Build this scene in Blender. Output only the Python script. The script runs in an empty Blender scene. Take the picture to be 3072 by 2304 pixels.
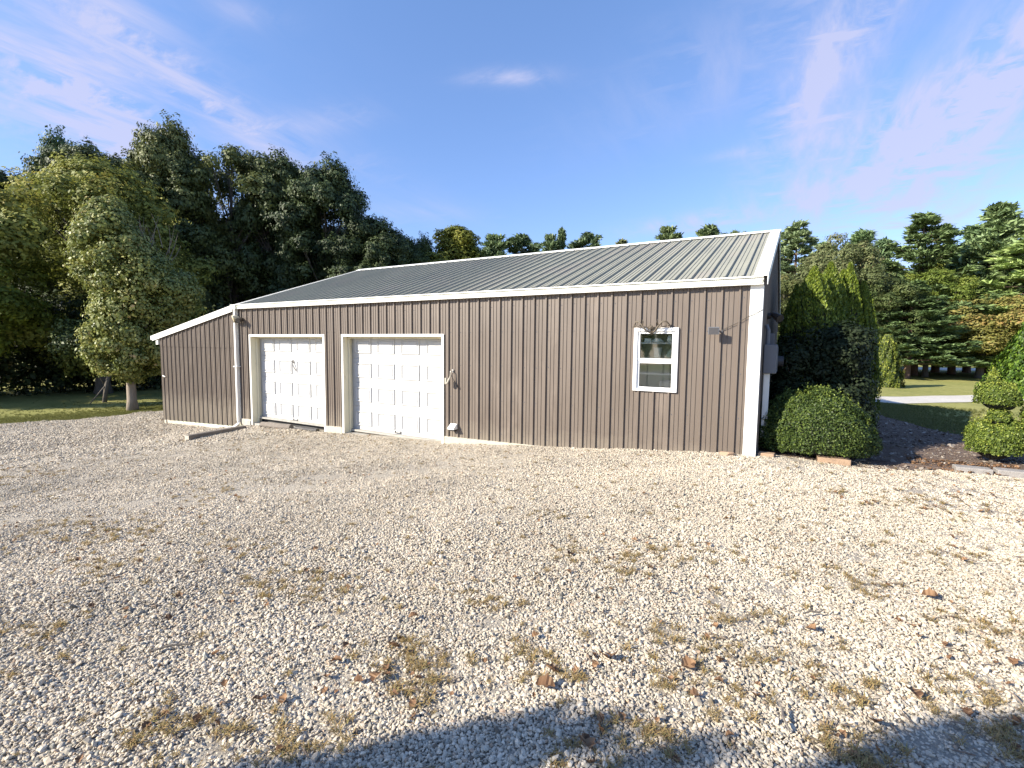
import bpy, bmesh, math, random
import numpy as np
from mathutils import Vector, Matrix
random.seed(4); rng = np.random.default_rng(7)
SC = bpy.context.scene; COL = SC.collection

# ------------------------------------------------------------------ camera
F_PX = 1460.39
CAM = np.array([0.647, -7.497, 1.62]); YAW, PIT, ROL = -0.5187, -0.0796, 0.01053
FW = np.array([math.sin(YAW)*math.cos(PIT), math.cos(YAW)*math.cos(PIT), math.sin(PIT)])
_ri = np.array([math.cos(YAW), -math.sin(YAW), 0.0]); _up = np.cross(_ri, FW)
RI = _ri*math.cos(ROL)+_up*math.sin(ROL); UP = -_ri*math.sin(ROL)+_up*math.cos(ROL)
cd = bpy.data.cameras.new('camera'); cam = bpy.data.objects.new('camera', cd); COL.objects.link(cam)
cd.sensor_width = 36.0; cd.lens = F_PX/3072*36.0; cd.clip_start = 0.05; cd.clip_end = 2000
cam.matrix_world = Matrix(((RI[0], UP[0], -FW[0], CAM[0]), (RI[1], UP[1], -FW[1], CAM[1]), (RI[2], UP[2], -FW[2], CAM[2]), (0, 0, 0, 1)))
SC.camera = cam
def view_dir(px, py):
    d = FW+(px-1536)/F_PX*RI-(py-1152)/F_PX*UP
    return d/np.linalg.norm(d)

# ------------------------------------------------------------------ light
SUN = np.array([0.78, 1.0, -0.68]); SUN = SUN/np.linalg.norm(SUN)
ELEV = math.asin(-SUN[2]); AZ = math.atan2(-SUN[0], -SUN[1])
w = bpy.data.worlds.new('World'); SC.world = w; w.use_nodes = True
nt = w.node_tree; nt.nodes.clear(); L = nt.links.new
def N(t, **k):
    n = nt.nodes.new(t)
    for a, b in k.items(): setattr(n, a, b)
    return n
out = N('ShaderNodeOutputWorld'); bg = N('ShaderNodeBackground'); bg.inputs[1].default_value = 0.083
sky = N('ShaderNodeTexSky', sky_type='NISHITA'); sky.sun_disc = False; sky.sun_elevation = ELEV; sky.sun_rotation = AZ % (2*math.pi)
sky.air_density = 1.0; sky.dust_density = 0.3; sky.ozone_density = 1.6; sky.altitude = 200
tint = N('ShaderNodeMix', data_type='RGBA', blend_type='MULTIPLY'); tint.inputs[0].default_value = 1.0
tint.inputs[7].default_value = (.80, .98, 1.30, 1)
L(sky.outputs[0], tint.inputs[6])
tc = N('ShaderNodeTexCoord')
sep = N('ShaderNodeSeparateXYZ'); L(tc.outputs['Generated'], sep.inputs[0])
def M(op, a, b=None, c=None, clamp=False):
    m = N('ShaderNodeMath', operation=op); m.use_clamp = clamp
    for i, v in enumerate((a, b, c)):
        if v is None: continue
        if isinstance(v, (int, float)): m.inputs[i].default_value = v
        else: L(v, m.inputs[i])
    return m.outputs[0]
def VDOT(v):
    m = N('ShaderNodeVectorMath', operation='DOT_PRODUCT'); L(tc.outputs['Generated'], m.inputs[0]); m.inputs[1].default_value = tuple(v); return m.outputs['Value']
hz = N('ShaderNodeValToRGB'); hz.color_ramp.elements[0].color = (.84, .87, 1.16, 1); hz.color_ramp.elements[1].position = .55; hz.color_ramp.elements[1].color = (1.18, 1.32, 1.60, 1)
L(M('MAXIMUM', sep.outputs[2], 0.0), hz.inputs[0]); L(hz.outputs[0], tint.inputs[7])
zc = M('MAXIMUM', sep.outputs[2], 0.06)
cx = M('DIVIDE', sep.outputs[0], M('ADD', zc, .12)); cy = M('DIVIDE', sep.outputs[1], M('ADD', zc, .12))
comb = N('ShaderNodeCombineXYZ'); L(cx, comb.inputs[0]); L(cy, comb.inputs[1])
mp = N('ShaderNodeMapping'); mp.inputs['Rotation'].default_value = (0, 0, 0.5); mp.inputs['Scale'].default_value = (3.6, 1.0, 1); L(comb.outputs[0], mp.inputs[0])
n1 = N('ShaderNodeTexNoise'); n1.inputs['Scale'].default_value = 1.5; n1.inputs['Detail'].default_value = 9; n1.inputs['Roughness'].default_value = .6; n1.inputs['Distortion'].default_value = 0.2
L(mp.outputs[0], n1.inputs['Vector'])
n2 = N('ShaderNodeTexNoise'); n2.inputs['Scale'].default_value = .7; n2.inputs['Detail'].default_value = 3; L(comb.outputs[0], n2.inputs['Vector'])
wisp = M('MULTIPLY', M('SUBTRACT', n1.outputs[0], .42), 3.4, clamp=True)
# where banks of thin cirrus stand in the sky: direction, long half-width, short half-width, tilt, strength
BANKS = [(270, 180, .22, .10, -50, .55), (320, 300, .10, .05, -60, .6), (280, 350, .14, .035, -32, .8), (20, 270, .10, .05, -25, .6), (620, 290, .22, .028, -33, .85), (800, 395, .2, .03, -12, .4),
         (1000, 355, .07, .02, 15, .4), (2600, 110, .17, .035, 62, .95), (2440, 180, .15, .03, 60, .8), (2300, 120, .22, .07, 15, .4), (2430, 260, .07, .02, 70, .6), (2980, 220, .22, .045, 42, .85), (2780, 330, .16, .05, 30, .8), (2860, 420, .2, .04, 70, .7),
         (2660, 360, .10, .025, 10, .7), (2470, 590, .13, .035, 12, .7), (2750, 620, .2, .05, 55, .35), (2070, 668, .10, .013, 3, .9), (1540, 230, .07, .012, 2, .7), (730, 38, .04, .016, 5, .5), (3050, 480, .12, .10, 60, .5), (1250, 640, .10, .02, 3, .25), (2210, 460, .05, .008, 2, .5)]
tot = None
for (px, py, a, b, ang, st) in BANKS:
    c = view_dir(px, py); e1 = np.cross(c, (0, 0, 1)); e1 /= np.linalg.norm(e1); e2 = np.cross(e1, c)
    t = math.radians(ang); u = e1*math.cos(t)+e2*math.sin(t); v = -e1*math.sin(t)+e2*math.cos(t)
    du = M('MULTIPLY', VDOT(u), 1/a); dv = M('MULTIPLY', VDOT(v), 1/b)
    r2 = M('ADD', M('MULTIPLY', du, du), M('MULTIPLY', dv, dv))
    g = M('MULTIPLY', M('EXPONENT', M('MULTIPLY', r2, -0.8)), M('MULTIPLY', M('GREATER_THAN', VDOT(c), 0.0), st))
    tot = g if tot is None else M('ADD', tot, g)
amb = M('MULTIPLY', M('SUBTRACT', n2.outputs[0], .56), .5, clamp=True)
mp3 = N('ShaderNodeMapping'); mp3.inputs['Rotation'].default_value = (0, 0, -0.9); mp3.inputs['Scale'].default_value = (1.5, 3.4, 1); L(comb.outputs[0], mp3.inputs[0])
n3 = N('ShaderNodeTexNoise'); n3.inputs['Scale'].default_value = 2.6; n3.inputs['Detail'].default_value = 10; n3.inputs['Roughness'].default_value = .62; n3.inputs['Distortion'].default_value = .25; L(mp3.outputs[0], n3.inputs['Vector'])
wisp = M('MAXIMUM', wisp, M('MULTIPLY', M('SUBTRACT', n3.outputs[0], .46), 3.6, clamp=True))
mask = M('MULTIPLY', M('ADD', M('MULTIPLY', tot, 1.45), amb), M('ADD', M('MULTIPLY', wisp, .90), .06), clamp=True)
cl = N('ShaderNodeMix', data_type='RGBA'); L(M('MULTIPLY', mask, .8), cl.inputs[0]); L(tint.outputs[2], cl.inputs[6]); cl.inputs[7].default_value = (3.7, 3.8, 5.3, 1)
CLOUD = cl
L(cl.outputs[2], bg.inputs[0]); L(bg.outputs[0], out.inputs[0])
sl = bpy.data.lights.new('sun', 'SUN'); sl.energy = 5.0; sl.angle = math.radians(.55); sl.color = (1.0, .92, .78)
so = bpy.data.objects.new('sun', sl); COL.objects.link(so); so.rotation_euler = Vector(SUN).to_track_quat('-Z', 'Y').to_euler()
SC.view_settings.view_transform = 'Standard'; SC.view_settings.look = 'None'; SC.view_settings.exposure = 1.12; SC.view_settings.gamma = 1.0
SC.view_settings.use_curve_mapping = False
SC.render.engine = 'CYCLES'; SC.cycles.max_bounces = 6; SC.cycles.transparent_max_bounces = 8

# ------------------------------------------------------------------ helpers
def mesh_np(name, V, Fq, mat=None, tint=None, smooth=False):
    V = np.asarray(V, dtype=np.float32).reshape(-1, 3); Fq = np.asarray(Fq, dtype=np.int32); k = Fq.shape[1]
    me = bpy.data.meshes.new(name); me.vertices.add(len(V)); me.vertices.foreach_set('co', V.ravel())
    me.loops.add(Fq.size); me.loops.foreach_set('vertex_index', Fq.ravel())
    me.polygons.add(len(Fq)); me.polygons.foreach_set('loop_start', np.arange(0, Fq.size, k, dtype=np.int32))
    me.polygons.foreach_set('loop_total', np.full(len(Fq), k, dtype=np.int32))
    if smooth: me.polygons.foreach_set('use_smooth', np.ones(len(Fq), dtype=bool))
    me.update(calc_edges=True)
    if tint is not None:
        a = me.attributes.new('tint', 'FLOAT', 'FACE'); a.data.foreach_set('value', np.asarray(tint, dtype=np.float32))
    if mat: me.materials.append(mat)
    return me
class MB:
    """collects faces for one mesh"""
    def __init__(s): s.v = []; s.f = []
    def add(s, V, Fs):
        o = len(s.v); s.v += [tuple(map(float, p)) for p in V]; s.f += [tuple(i+o for i in f) for f in Fs]; return s
    def box(s, x0, x1, y0, y1, z0, z1):
        return s.add([(x0, y0, z0), (x1, y0, z0), (x1, y1, z0), (x0, y1, z0), (x0, y0, z1), (x1, y0, z1), (x1, y1, z1), (x0, y1, z1)],
                     [(0, 3, 2, 1), (4, 5, 6, 7), (0, 1, 5, 4), (1, 2, 6, 5), (2, 3, 7, 6), (3, 0, 4, 7)])
    def tube(s, pts, rad, n=8, cap=True):
        pts = [Vector(p) for p in pts]; R = rad if isinstance(rad, (list, tuple)) else [rad]*len(pts); V = []; Fs = []
        for i, p in enumerate(pts):
            d = (pts[min(i+1, len(pts)-1)]-pts[max(i-1, 0)]).normalized(); a = d.orthogonal().normalized() if abs(d.z) > .95 else d.cross(Vector((0, 0, 1))).normalized(); b = d.cross(a)
            for k in range(n): V.append(p+(a*math.cos(2*math.pi*k/n)+b*math.sin(2*math.pi*k/n))*R[i])
        for i in range(len(pts)-1):
            for k in range(n): Fs.append((i*n+k, i*n+(k+1) % n, (i+1)*n+(k+1) % n, (i+1)*n+k))
        if cap: Fs.append(tuple(range(n-1, -1, -1))); Fs.append(tuple((len(pts)-1)*n+k for k in range(n)))
        return s.add(V, Fs)
    def extr(s, poly, ax, a0, a1):
        """closed 2D polygon extruded along an axis; ax 'x': poly is (y,z); 'z': (x,y); 'y': (x,z)"""
        f = {'x': lambda p, a: (a, p[0], p[1]), 'z': lambda p, a: (p[0], p[1], a), 'y': lambda p, a: (p[0], a, p[1])}[ax]
        n = len(poly); V = [f(p, a0) for p in poly]+[f(p, a1) for p in poly]
        return s.add(V, [tuple(range(n)), tuple(range(2*n-1, n-1, -1))]+[(i, i+n, (i+1) % n+n, (i+1) % n) for i in range(n)])
    def mesh(s, name, mat, bevel=0, smooth=False):
        me = bpy.data.meshes.new(name); me.from_pydata(s.v, [], s.f)
        bm = bmesh.new(); bm.from_mesh(me)
        if bevel: bmesh.ops.bevel(bm, geom=bm.edges[:], offset=bevel, segments=1, affect='EDGES', clamp_overlap=True)
        bmesh.ops.recalc_face_normals(bm, faces=bm.faces[:]); bm.to_mesh(me); bm.free()
        if smooth: me.polygons.foreach_set('use_smooth', [True]*len(me.polygons))
        if mat: me.materials.append(mat)
        return me
    def build(s, name, mat, parent=None, bevel=0, smooth=False):
        return link(name, s.mesh(name, mat, bevel, smooth), parent)
def link(name, data, parent=None, loc=None):
    o = bpy.data.objects.new(name, data); COL.objects.link(o)
    if parent: o.parent = parent
    if loc is not None: o.location = loc
    return o
def tag(o, label=None, cat=None, group=None, kind=None):
    for k, v in (('label', label), ('category', cat), ('group', group), ('kind', kind)):
        if v: o[k] = v
    return o
def thing(name, label, cat, loc=(0, 0, 0), rz=0, group=None):
    o = bpy.data.objects.new(name, None); o.empty_display_size = .2; COL.objects.link(o); o.location = loc; o.rotation_euler[2] = rz
    return tag(o, label, cat, group)
def copy_tree(o, loc, rz, sc, label, group, color=None):
    r = o.copy(); COL.objects.link(r); r.location = loc; r.rotation_euler = (0, 0, rz); r.scale = sc; tag(r, label, group=group)
    for ch in list(o.children):
        c = ch.copy(); COL.objects.link(c); c.parent = r
        if color: c.color = color
    return r

# ------------------------------------------------------------------ materials
def mat(name, col, rough=.6, metal=0, spec=.5, noise=None, bump=None, wear=None, coat=0):
    """noise=(scale, amount, stretch); bump=(scale, strength, stretch)"""
    m = bpy.data.materials.new(name); m.use_nodes = True; t = m.node_tree; b = t.nodes['Principled BSDF']
    b.inputs['Roughness'].default_value = rough; b.inputs['Metallic'].default_value = metal; b.inputs['Specular IOR Level'].default_value = spec
    b.inputs['Base Color'].default_value = (*col, 1)
    if coat: b.inputs['Coat Weight'].default_value = coat
    geo = t.nodes.new('ShaderNodeNewGeometry')
    def nz(scale, stretch, detail=6):
        mp = t.nodes.new('ShaderNodeMapping'); mp.inputs['Scale'].default_value = stretch; t.links.new(geo.outputs['Position'], mp.inputs[0])
        n = t.nodes.new('ShaderNodeTexNoise'); n.inputs['Scale'].default_value = scale; n.inputs['Detail'].default_value = detail; n.inputs['Roughness'].default_value = .65
        t.links.new(mp.outputs[0], n.inputs['Vector']); return n.outputs[0]
    last = None
    if noise:
        o = nz(noise[0], noise[2] if len(noise) > 2 else (1, 1, 1)); mr = t.nodes.new('ShaderNodeMapRange'); mr.inputs[1].default_value = .3; mr.inputs[2].default_value = .7
        mr.inputs[3].default_value = 1-noise[1]; mr.inputs[4].default_value = 1+noise[1]; t.links.new(o, mr.inputs[0])
        mx = t.nodes.new('ShaderNodeMix'); mx.data_type = 'RGBA'; mx.blend_type = 'MULTIPLY'; mx.inputs[0].default_value = 1; mx.inputs[6].default_value = (*col, 1)
        t.links.new(mr.outputs[0], mx.inputs[7]); last = mx.outputs[2]
        mr2 = t.nodes.new('ShaderNodeMapRange'); mr2.inputs[1].default_value = .3; mr2.inputs[2].default_value = .7; mr2.inputs[3].default_value = max(0, rough-.08); mr2.inputs[4].default_value = min(1, rough+.1)
        t.links.new(o, mr2.inputs[0]); t.links.new(mr2.outputs[0], b.inputs['Roughness'])
    if wear:  # (colour, scale, threshold, amount, stretch)
        o = nz(wear[1], wear[4] if len(wear) > 4 else (1, 1, 1), 9); mr = t.nodes.new('ShaderNodeMapRange'); mr.inputs[1].default_value = wear[2]; mr.inputs[2].default_value = wear[2]+.14; mr.inputs[4].default_value = wear[3]
        t.links.new(o, mr.inputs[0]); mx = t.nodes.new('ShaderNodeMix'); mx.data_type = 'RGBA'; t.links.new(mr.outputs[0], mx.inputs[0])
        if last: t.links.new(last, mx.inputs[6])
        else: mx.inputs[6].default_value = (*col, 1)
        mx.inputs[7].default_value = (*wear[0], 1); last = mx.outputs[2]
    if last: t.links.new(last, b.inputs['Base Color'])
    if bump:
        o = nz(bump[0], bump[2] if len(bump) > 2 else (1, 1, 1)); bp = t.nodes.new('ShaderNodeBump'); bp.inputs['Strength'].default_value = bump[1]; bp.inputs['Distance'].default_value = .02
        t.links.new(o, bp.inputs['Height']); t.links.new(bp.outputs[0], b.inputs['Normal'])
    return m
def leafmat(name, stops, trans=.25, rough=.5, spec=.35):
    m = bpy.data.materials.new(name); m.use_nodes = True; t = m.node_tree; b = t.nodes['Principled BSDF']; o = t.nodes['Material Output']
    at = t.nodes.new('ShaderNodeAttribute'); at.attribute_name = 'tint'
    cr = t.nodes.new('ShaderNodeValToRGB'); e = cr.color_ramp.elements
    for i, (p, c) in enumerate(stops):
        el = e[i] if i < 2 else e.new(p)
        el.position = p; el.color = (*c, 1)
    t.links.new(at.outputs['Fac'], cr.inputs[0])
    oi = t.nodes.new('ShaderNodeObjectInfo'); mx = t.nodes.new('ShaderNodeMix'); mx.data_type = 'RGBA'; mx.blend_type = 'MULTIPLY'; mx.inputs[0].default_value = 1
    t.links.new(cr.outputs[0], mx.inputs[6]); t.links.new(oi.outputs['Color'], mx.inputs[7]); t.links.new(mx.outputs[2], b.inputs['Base Color'])
    b.inputs['Roughness'].default_value = rough; b.inputs['Specular IOR Level'].default_value = spec
    tr = t.nodes.new('ShaderNodeBsdfTranslucent'); t.links.new(mx.outputs[2], tr.inputs[0]); ms = t.nodes.new('ShaderNodeMixShader'); ms.inputs[0].default_value = trans
    t.links.new(b.outputs[0], ms.inputs[1]); t.links.new(tr.outputs[0], ms.inputs[2]); t.links.new(ms.outputs[0], o.inputs[0])
    return m
def groundmat(name, c1, c2, c3, s1, s2, bs, bstr, rough=.9, stretch=(1, 1, 1)):
    m = bpy.data.materials.new(name); m.use_nodes = True; t = m.node_tree; b = t.nodes['Principled BSDF']; b.inputs['Roughness'].default_value = rough; b.inputs['Specular IOR Level'].default_value = .2
    g = t.nodes.new('ShaderNodeNewGeometry'); mp = t.nodes.new('ShaderNodeMapping'); mp.inputs['Scale'].default_value = stretch; t.links.new(g.outputs['Position'], mp.inputs[0])
    def nz(s, d):
        n = t.nodes.new('ShaderNodeTexNoise'); n.inputs['Scale'].default_value = s; n.inputs['Detail'].default_value = d; n.inputs['Roughness'].default_value = .7; t.links.new(mp.outputs[0], n.inputs['Vector'])
        mr = t.nodes.new('ShaderNodeMapRange'); mr.inputs[1].default_value = .36; mr.inputs[2].default_value = .64; t.links.new(n.outputs[0], mr.inputs[0]); return mr.outputs[0], n.outputs[0]
    a, _ = nz(s1, 5); c, _ = nz(s2, 8)
    x1 = t.nodes.new('ShaderNodeMix'); x1.data_type = 'RGBA'; t.links.new(a, x1.inputs[0]); x1.inputs[6].default_value = (*c1, 1); x1.inputs[7].default_value = (*c2, 1)
    x2 = t.nodes.new('ShaderNodeMix'); x2.data_type = 'RGBA'; ml = t.nodes.new('ShaderNodeMath'); ml.operation = 'MULTIPLY'; ml.inputs[1].default_value = .6; t.links.new(c, ml.inputs[0]); t.links.new(ml.outputs[0], x2.inputs[0])
    t.links.new(x1.outputs[2], x2.inputs[6]); x2.inputs[7].default_value = (*c3, 1); t.links.new(x2.outputs[2], b.inputs['Base Color'])
    _, h = nz(bs, 10); bp = t.nodes.new('ShaderNodeBump'); bp.inputs['Strength'].default_value = bstr; bp.inputs['Distance'].default_value = .03; t.links.new(h, bp.inputs['Height']); t.links.new(bp.outputs[0], b.inputs['Normal'])
    return m
def stonemat(name, stops, bump=.4):
    m = bpy.data.materials.new(name); m.use_nodes = True; t = m.node_tree; b = t.nodes['Principled BSDF']; b.inputs['Roughness'].default_value = .85; b.inputs['Specular IOR Level'].default_value = .25
    oi = t.nodes.new('ShaderNodeObjectInfo'); cr = t.nodes.new('ShaderNodeValToRGB'); e = cr.color_ramp.elements; cr.color_ramp.interpolation = 'LINEAR'
    for i, (p, c) in enumerate(stops):
        el = e[i] if i < 2 else e.new(p); el.position = p; el.color = (*c, 1)
    t.links.new(oi.outputs['Random'], cr.inputs[0])
    g = t.nodes.new('ShaderNodeNewGeometry'); n = t.nodes.new('ShaderNodeTexNoise'); n.inputs['Scale'].default_value = 70; n.inputs['Detail'].default_value = 4; t.links.new(g.outputs['Position'], n.inputs['Vector'])
    mr = t.nodes.new('ShaderNodeMapRange'); mr.inputs[1].default_value = .3; mr.inputs[2].default_value = .7; mr.inputs[3].default_value = .8; mr.inputs[4].default_value = 1.12; t.links.new(n.outputs[0], mr.inputs[0])
    # broad drift of dusty and cleaner stone over the yard
    n2 = t.nodes.new('ShaderNodeTexNoise'); n2.inputs['Scale'].default_value = .55; n2.inputs['Detail'].default_value = 5; t.links.new(g.outputs['Position'], n2.inputs['Vector'])
    mr2 = t.nodes.new('ShaderNodeMapRange'); mr2.inputs[1].default_value = .35; mr2.inputs[2].default_value = .65; mr2.inputs[3].default_value = .86; mr2.inputs[4].default_value = 1.06; t.links.new(n2.outputs[0], mr2.inputs[0])
    mm = t.nodes.new('ShaderNodeMath'); mm.operation = 'MULTIPLY'; t.links.new(mr.outputs[0], mm.inputs[0]); t.links.new(mr2.outputs[0], mm.inputs[1])
    mx = t.nodes.new('ShaderNodeMix'); mx.data_type = 'RGBA'; mx.blend_type = 'MULTIPLY'; mx.inputs[0].default_value = 1; t.links.new(cr.outputs[0], mx.inputs[6]); t.links.new(mm.outputs[0], mx.inputs[7])
    t.links.new(mx.outputs[2], b.inputs['Base Color'])
    return m
K = {}
K['siding'] = mat('brown_steel_siding', (.136, .109, .088), .42, noise=(3, .07, (1, 1, .25)), wear=((.27, .22, .18), 1.3, .56, .35, (2, 1, .5)), spec=.45)
def add_splash(m, colr, z0, z1, amt):
    # rain-splashed dust along the foot of the wall
    t = m.node_tree; b_ = t.nodes['Principled BSDF']; src = b_.inputs['Base Color'].links[0].from_socket; g = t.nodes.new('ShaderNodeNewGeometry'); s = t.nodes.new('ShaderNodeSeparateXYZ'); t.links.new(g.outputs['Position'], s.inputs[0])
    n = t.nodes.new('ShaderNodeTexNoise'); n.inputs['Scale'].default_value = 5; n.inputs['Detail'].default_value = 8; t.links.new(g.outputs['Position'], n.inputs['Vector'])
    a = t.nodes.new('ShaderNodeMath'); a.operation = 'MULTIPLY_ADD'; a.inputs[1].default_value = -.55; t.links.new(n.outputs[0], a.inputs[0]); t.links.new(s.outputs[2], a.inputs[2])
    mr = t.nodes.new('ShaderNodeMapRange'); mr.inputs[1].default_value = z1-.27; mr.inputs[2].default_value = z0-.27; mr.inputs[3].default_value = 0; mr.inputs[4].default_value = amt; t.links.new(a.outputs[0], mr.inputs[0])
    mx = t.nodes.new('ShaderNodeMix'); mx.data_type = 'RGBA'; t.links.new(mr.outputs[0], mx.inputs[0]); t.links.new(src, mx.inputs[6]); mx.inputs[7].default_value = (*colr, 1); t.links.new(mx.outputs[2], b_.inputs['Base Color'])
add_splash(K['siding'], (.30, .26, .20), -.25, .22, .45)
K['roof'] = mat('brown_grey_steel_roof', (.29, .285, .23), .6, noise=(2, .08, (1, .35, 1)), wear=((.34, .29, .25), .8, .52, .4, (1.5, .6, 1)), spec=.25)
K['white_trim'] = mat('white_painted_steel_trim', (.80, .79, .74), .38, noise=(5, .03), wear=((.55, .5, .4), 6, .66, .25))
K['cream'] = mat('cream_painted_wood_jamb', (.70, .65, .48), .55, noise=(6, .06, (1, 1, .3)), bump=(30, .15, (1, 1, .2)), wear=((.42, .36, .22), 4, .62, .5, (1, 1, .4)))
K['board'] = mat('weathered_white_board', (.44, .40, .32), .7, noise=(7, .12), bump=(25, .3, (.3, 1, 1)), wear=((.3, .25, .18), 7, .55, .7))
K['door'] = mat('white_garage_door_steel', (.46, .46, .455), .45, noise=(3, .02), wear=((.6, .58, .52), 3, .66, .3))
K['rubber'] = mat('black_rubber_seal', (.03, .03, .03), .8)
K['concrete'] = mat('concrete', (.36, .34, .30), .85, noise=(9, .2), bump=(40, .5))
K['glass_frame'] = mat('white_vinyl', (.82, .82, .80), .35, noise=(5, .02))
K['dark_metal'] = mat('dark_bronze_metal', (.05, .045, .04), .45, metal=.3, noise=(20, .2))
K['grey_metal'] = mat('grey_painted_metal', (.12, .125, .14), .45, noise=(9, .06))
K['lens'] = mat('frosted_lens', (.06, .058, .06), .35, spec=.3)
K['wood'] = mat('weathered_grey_wood', (.17, .145, .12), .85, noise=(14, .25, (1, .2, 1)), bump=(30, .5, (1, .15, 1)))
K['bark'] = mat('tree_bark', (.13, .11, .09), .9, noise=(14, .35, (1, 1, .25)), bump=(22, .8, (1, 1, .25)))
K['bark_red'] = mat('reddish_pine_bark', (.16, .10, .075), .9, noise=(10, .3, (1, 1, .3)), bump=(18, .8, (1, 1, .3)))
K['bone'] = mat('antler_bone', (.13, .105, .075), .6, noise=(30, .35), bump=(60, .3))
K['kerb'] = mat('grey_paver_block', (.27, .25, .23), .9, noise=(18, .18), bump=(60, .5))
K['brick'] = mat('tan_brick', (.34, .23, .15), .85, noise=(20, .2), bump=(60, .4))
K['interior'] = mat('interior_wall_board', (.60, .64, .50), .8, noise=(2, .08))
K['shelf'] = mat('pale_shelf_wood', (.82, .76, .68), .6, noise=(9, .08, (.2, 1, 1)))
K['ceramic'] = mat('white_glazed_ceramic', (.85, .85, .78), .3, noise=(12, .05))
K['steel'] = mat('galvanised_steel', (.42, .40, .37), .4, metal=.6, noise=(25, .15))
K['core'] = mat('shrub_shade_core', (.018, .02, .012), .95)  # solid core colour, near black to paint the dark inside the shrubs
def glassmat():
    m = bpy.data.materials.new('window_glass'); m.use_nodes = True; t = m.node_tree; t.nodes.remove(t.nodes['Principled BSDF'])
    a = t.nodes.new('ShaderNodeBsdfTransparent'); a.inputs[0].default_value = (.92, .95, .92, 1); g = t.nodes.new('ShaderNodeBsdfGlossy'); g.inputs['Roughness'].default_value = .03
    f = t.nodes.new('ShaderNodeFresnel'); f.inputs[0].default_value = 1.5; s = t.nodes.new('ShaderNodeMixShader')
    ad = t.nodes.new('ShaderNodeMath'); ad.operation = 'ADD'; ad.inputs[1].default_value = .05; t.links.new(f.outputs[0], ad.inputs[0])
    t.links.new(ad.outputs[0], s.inputs[0]); t.links.new(a.outputs[0], s.inputs[1]); t.links.new(g.outputs[0], s.inputs[2]); t.links.new(s.outputs[0], t.nodes['Material Output'].inputs[0]); return m
K['glass'] = glassmat()

# ------------------------------------------------------------------ terrain
GX = [-200, -60, -20, -16, -15.5, -13, -12, -11.3, -8.5, -7.9, -5.1, -3.7, -2.7, -1.8, -.9, 0, .5, 2, 4, 300]
GZ = [-1.3, -1.05, -.92, -.85, -.84, -.74, -.60, -.50, -.41, -.38, -.30, -.17, -.10, -.02, .06, .12, .12, .03, 0, 0]
def gz(x, y):
    x = np.asarray(x, float); y = np.asarray(y, float)
    a = np.interp(x, GX, GZ); b = np.interp(x, [-200, -60, -20, -13, -8, -4, 0, 4, 300], [-1.3, -1.05, -.92, -.75, -.45, -.2, 0, 0, 0])
    wgt = np.clip(1-np.abs(y+.2)/2.6, 0, 1)
    n = .018*np.sin(x*1.7+y*.9)*np.cos(y*1.3-x*.4)+.012*np.sin(x*3.1-y*2.3)
    return a*wgt+b*(1-wgt)+n*np.clip((np.abs(y)-.3)*1.2, 0, 1)
def grid(name, xs, ys, dz, m, kind='structure'):
    X, Y = np.meshgrid(xs, ys) if np.ndim(xs) == 1 else (xs, ys); ny, nx = X.shape
    V = np.stack([X, Y, gz(X, Y)+dz], -1).reshape(-1, 3); i = np.arange(ny-1)[:, None]*nx+np.arange(nx-1)[None]; i = i.ravel()
    return V, np.stack([i, i+1, i+1+nx, i+nx], 1)
def var(base, n, k=2):  # smooth noise
    return sum(np.sin(base*f+p)*a for f, p, a in ((1.3, .4, .5), (3.7, 1.9, .28), (8.9, 4.1, .16), (21., 2.2, .08)))*n
xs = np.unique(np.concatenate([np.linspace(-200, -40, 12), np.linspace(-40, 20, 200), np.linspace(20, 200, 20)]))
ys = np.unique(np.concatenate([np.linspace(-60, -12, 12), np.linspace(-12, 20, 110), np.linspace(20, 60, 30), np.linspace(60, 260, 12)]))
K['lawn'] = groundmat('lawn', (.25, .25, .075), (.38, .35, .125), (.15, .17, .045), .35, 6, 60, .8)
V, Fq = grid('lawn', xs, ys, -.03, None); tag(link('lawn', mesh_np('lawn', V, Fq, K['lawn'], smooth=True)), kind='structure')
K['gravel_bed'] = groundmat('gravel_bed', (.40, .355, .29), (.48, .43, .35), (.29, .25, .20), 1.2, 24, 45, 1.0)
def xL(y): return np.interp(y, [-40, -12, -6, -2.5, -.8, 1.5, 4, 8], [-27, -23, -21, -19.9, -19.2, -19.4, -19.0, -18])+var(y, .18)
y1 = np.concatenate([np.linspace(-40, -12, 20), np.linspace(-11.6, 1.2, 90)]); U = np.linspace(0, 1, 200)
XX = xL(y1)[:, None]*(1-U)+14*U; V1, F1 = grid('', XX, np.repeat(y1[:, None], 200, 1), .0, None)
y2 = np.linspace(1.2, 8, 40); U = np.linspace(0, 1, 50); XX = xL(y2)[:, None]*(1-U)-11.0*U; V2, F2 = grid('', XX, np.repeat(y2[:, None], 50, 1), .0, None)
tag(link('gravel_yard', mesh_np('gravel_yard', np.vstack([V1, V2]), np.vstack([F1, F2+len(V1)]), K['gravel_bed'], smooth=True)), kind='structure')
K['mulch'] = groundmat('mulch_and_dust_path', (.15, .105, .08), (.22, .165, .13), (.09, .06, .045), 1.5, 14, 30, 1.0)
def mR(y): return np.interp(y, [.35, 1.0, 1.16, 2.6, 3.4, 4.7, 5.8, 7.2, 8, 11.2], [1.6, 2.55, 9, 8, 4.6, 3.5, 3.05, 2.65, 2.45, 2.7])
ym = np.linspace(.35, 11.2, 90); U = np.linspace(0, 1, 30); XX = .2*(1-U)+(mR(ym)+var(ym, .06))[:, None]*U
V, Fq = grid('', XX, np.repeat(ym[:, None], 30, 1), .008, None); tag(link('garden_path', mesh_np('garden_path', V, Fq, K['mulch'], smooth=True)), kind='structure')
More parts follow.
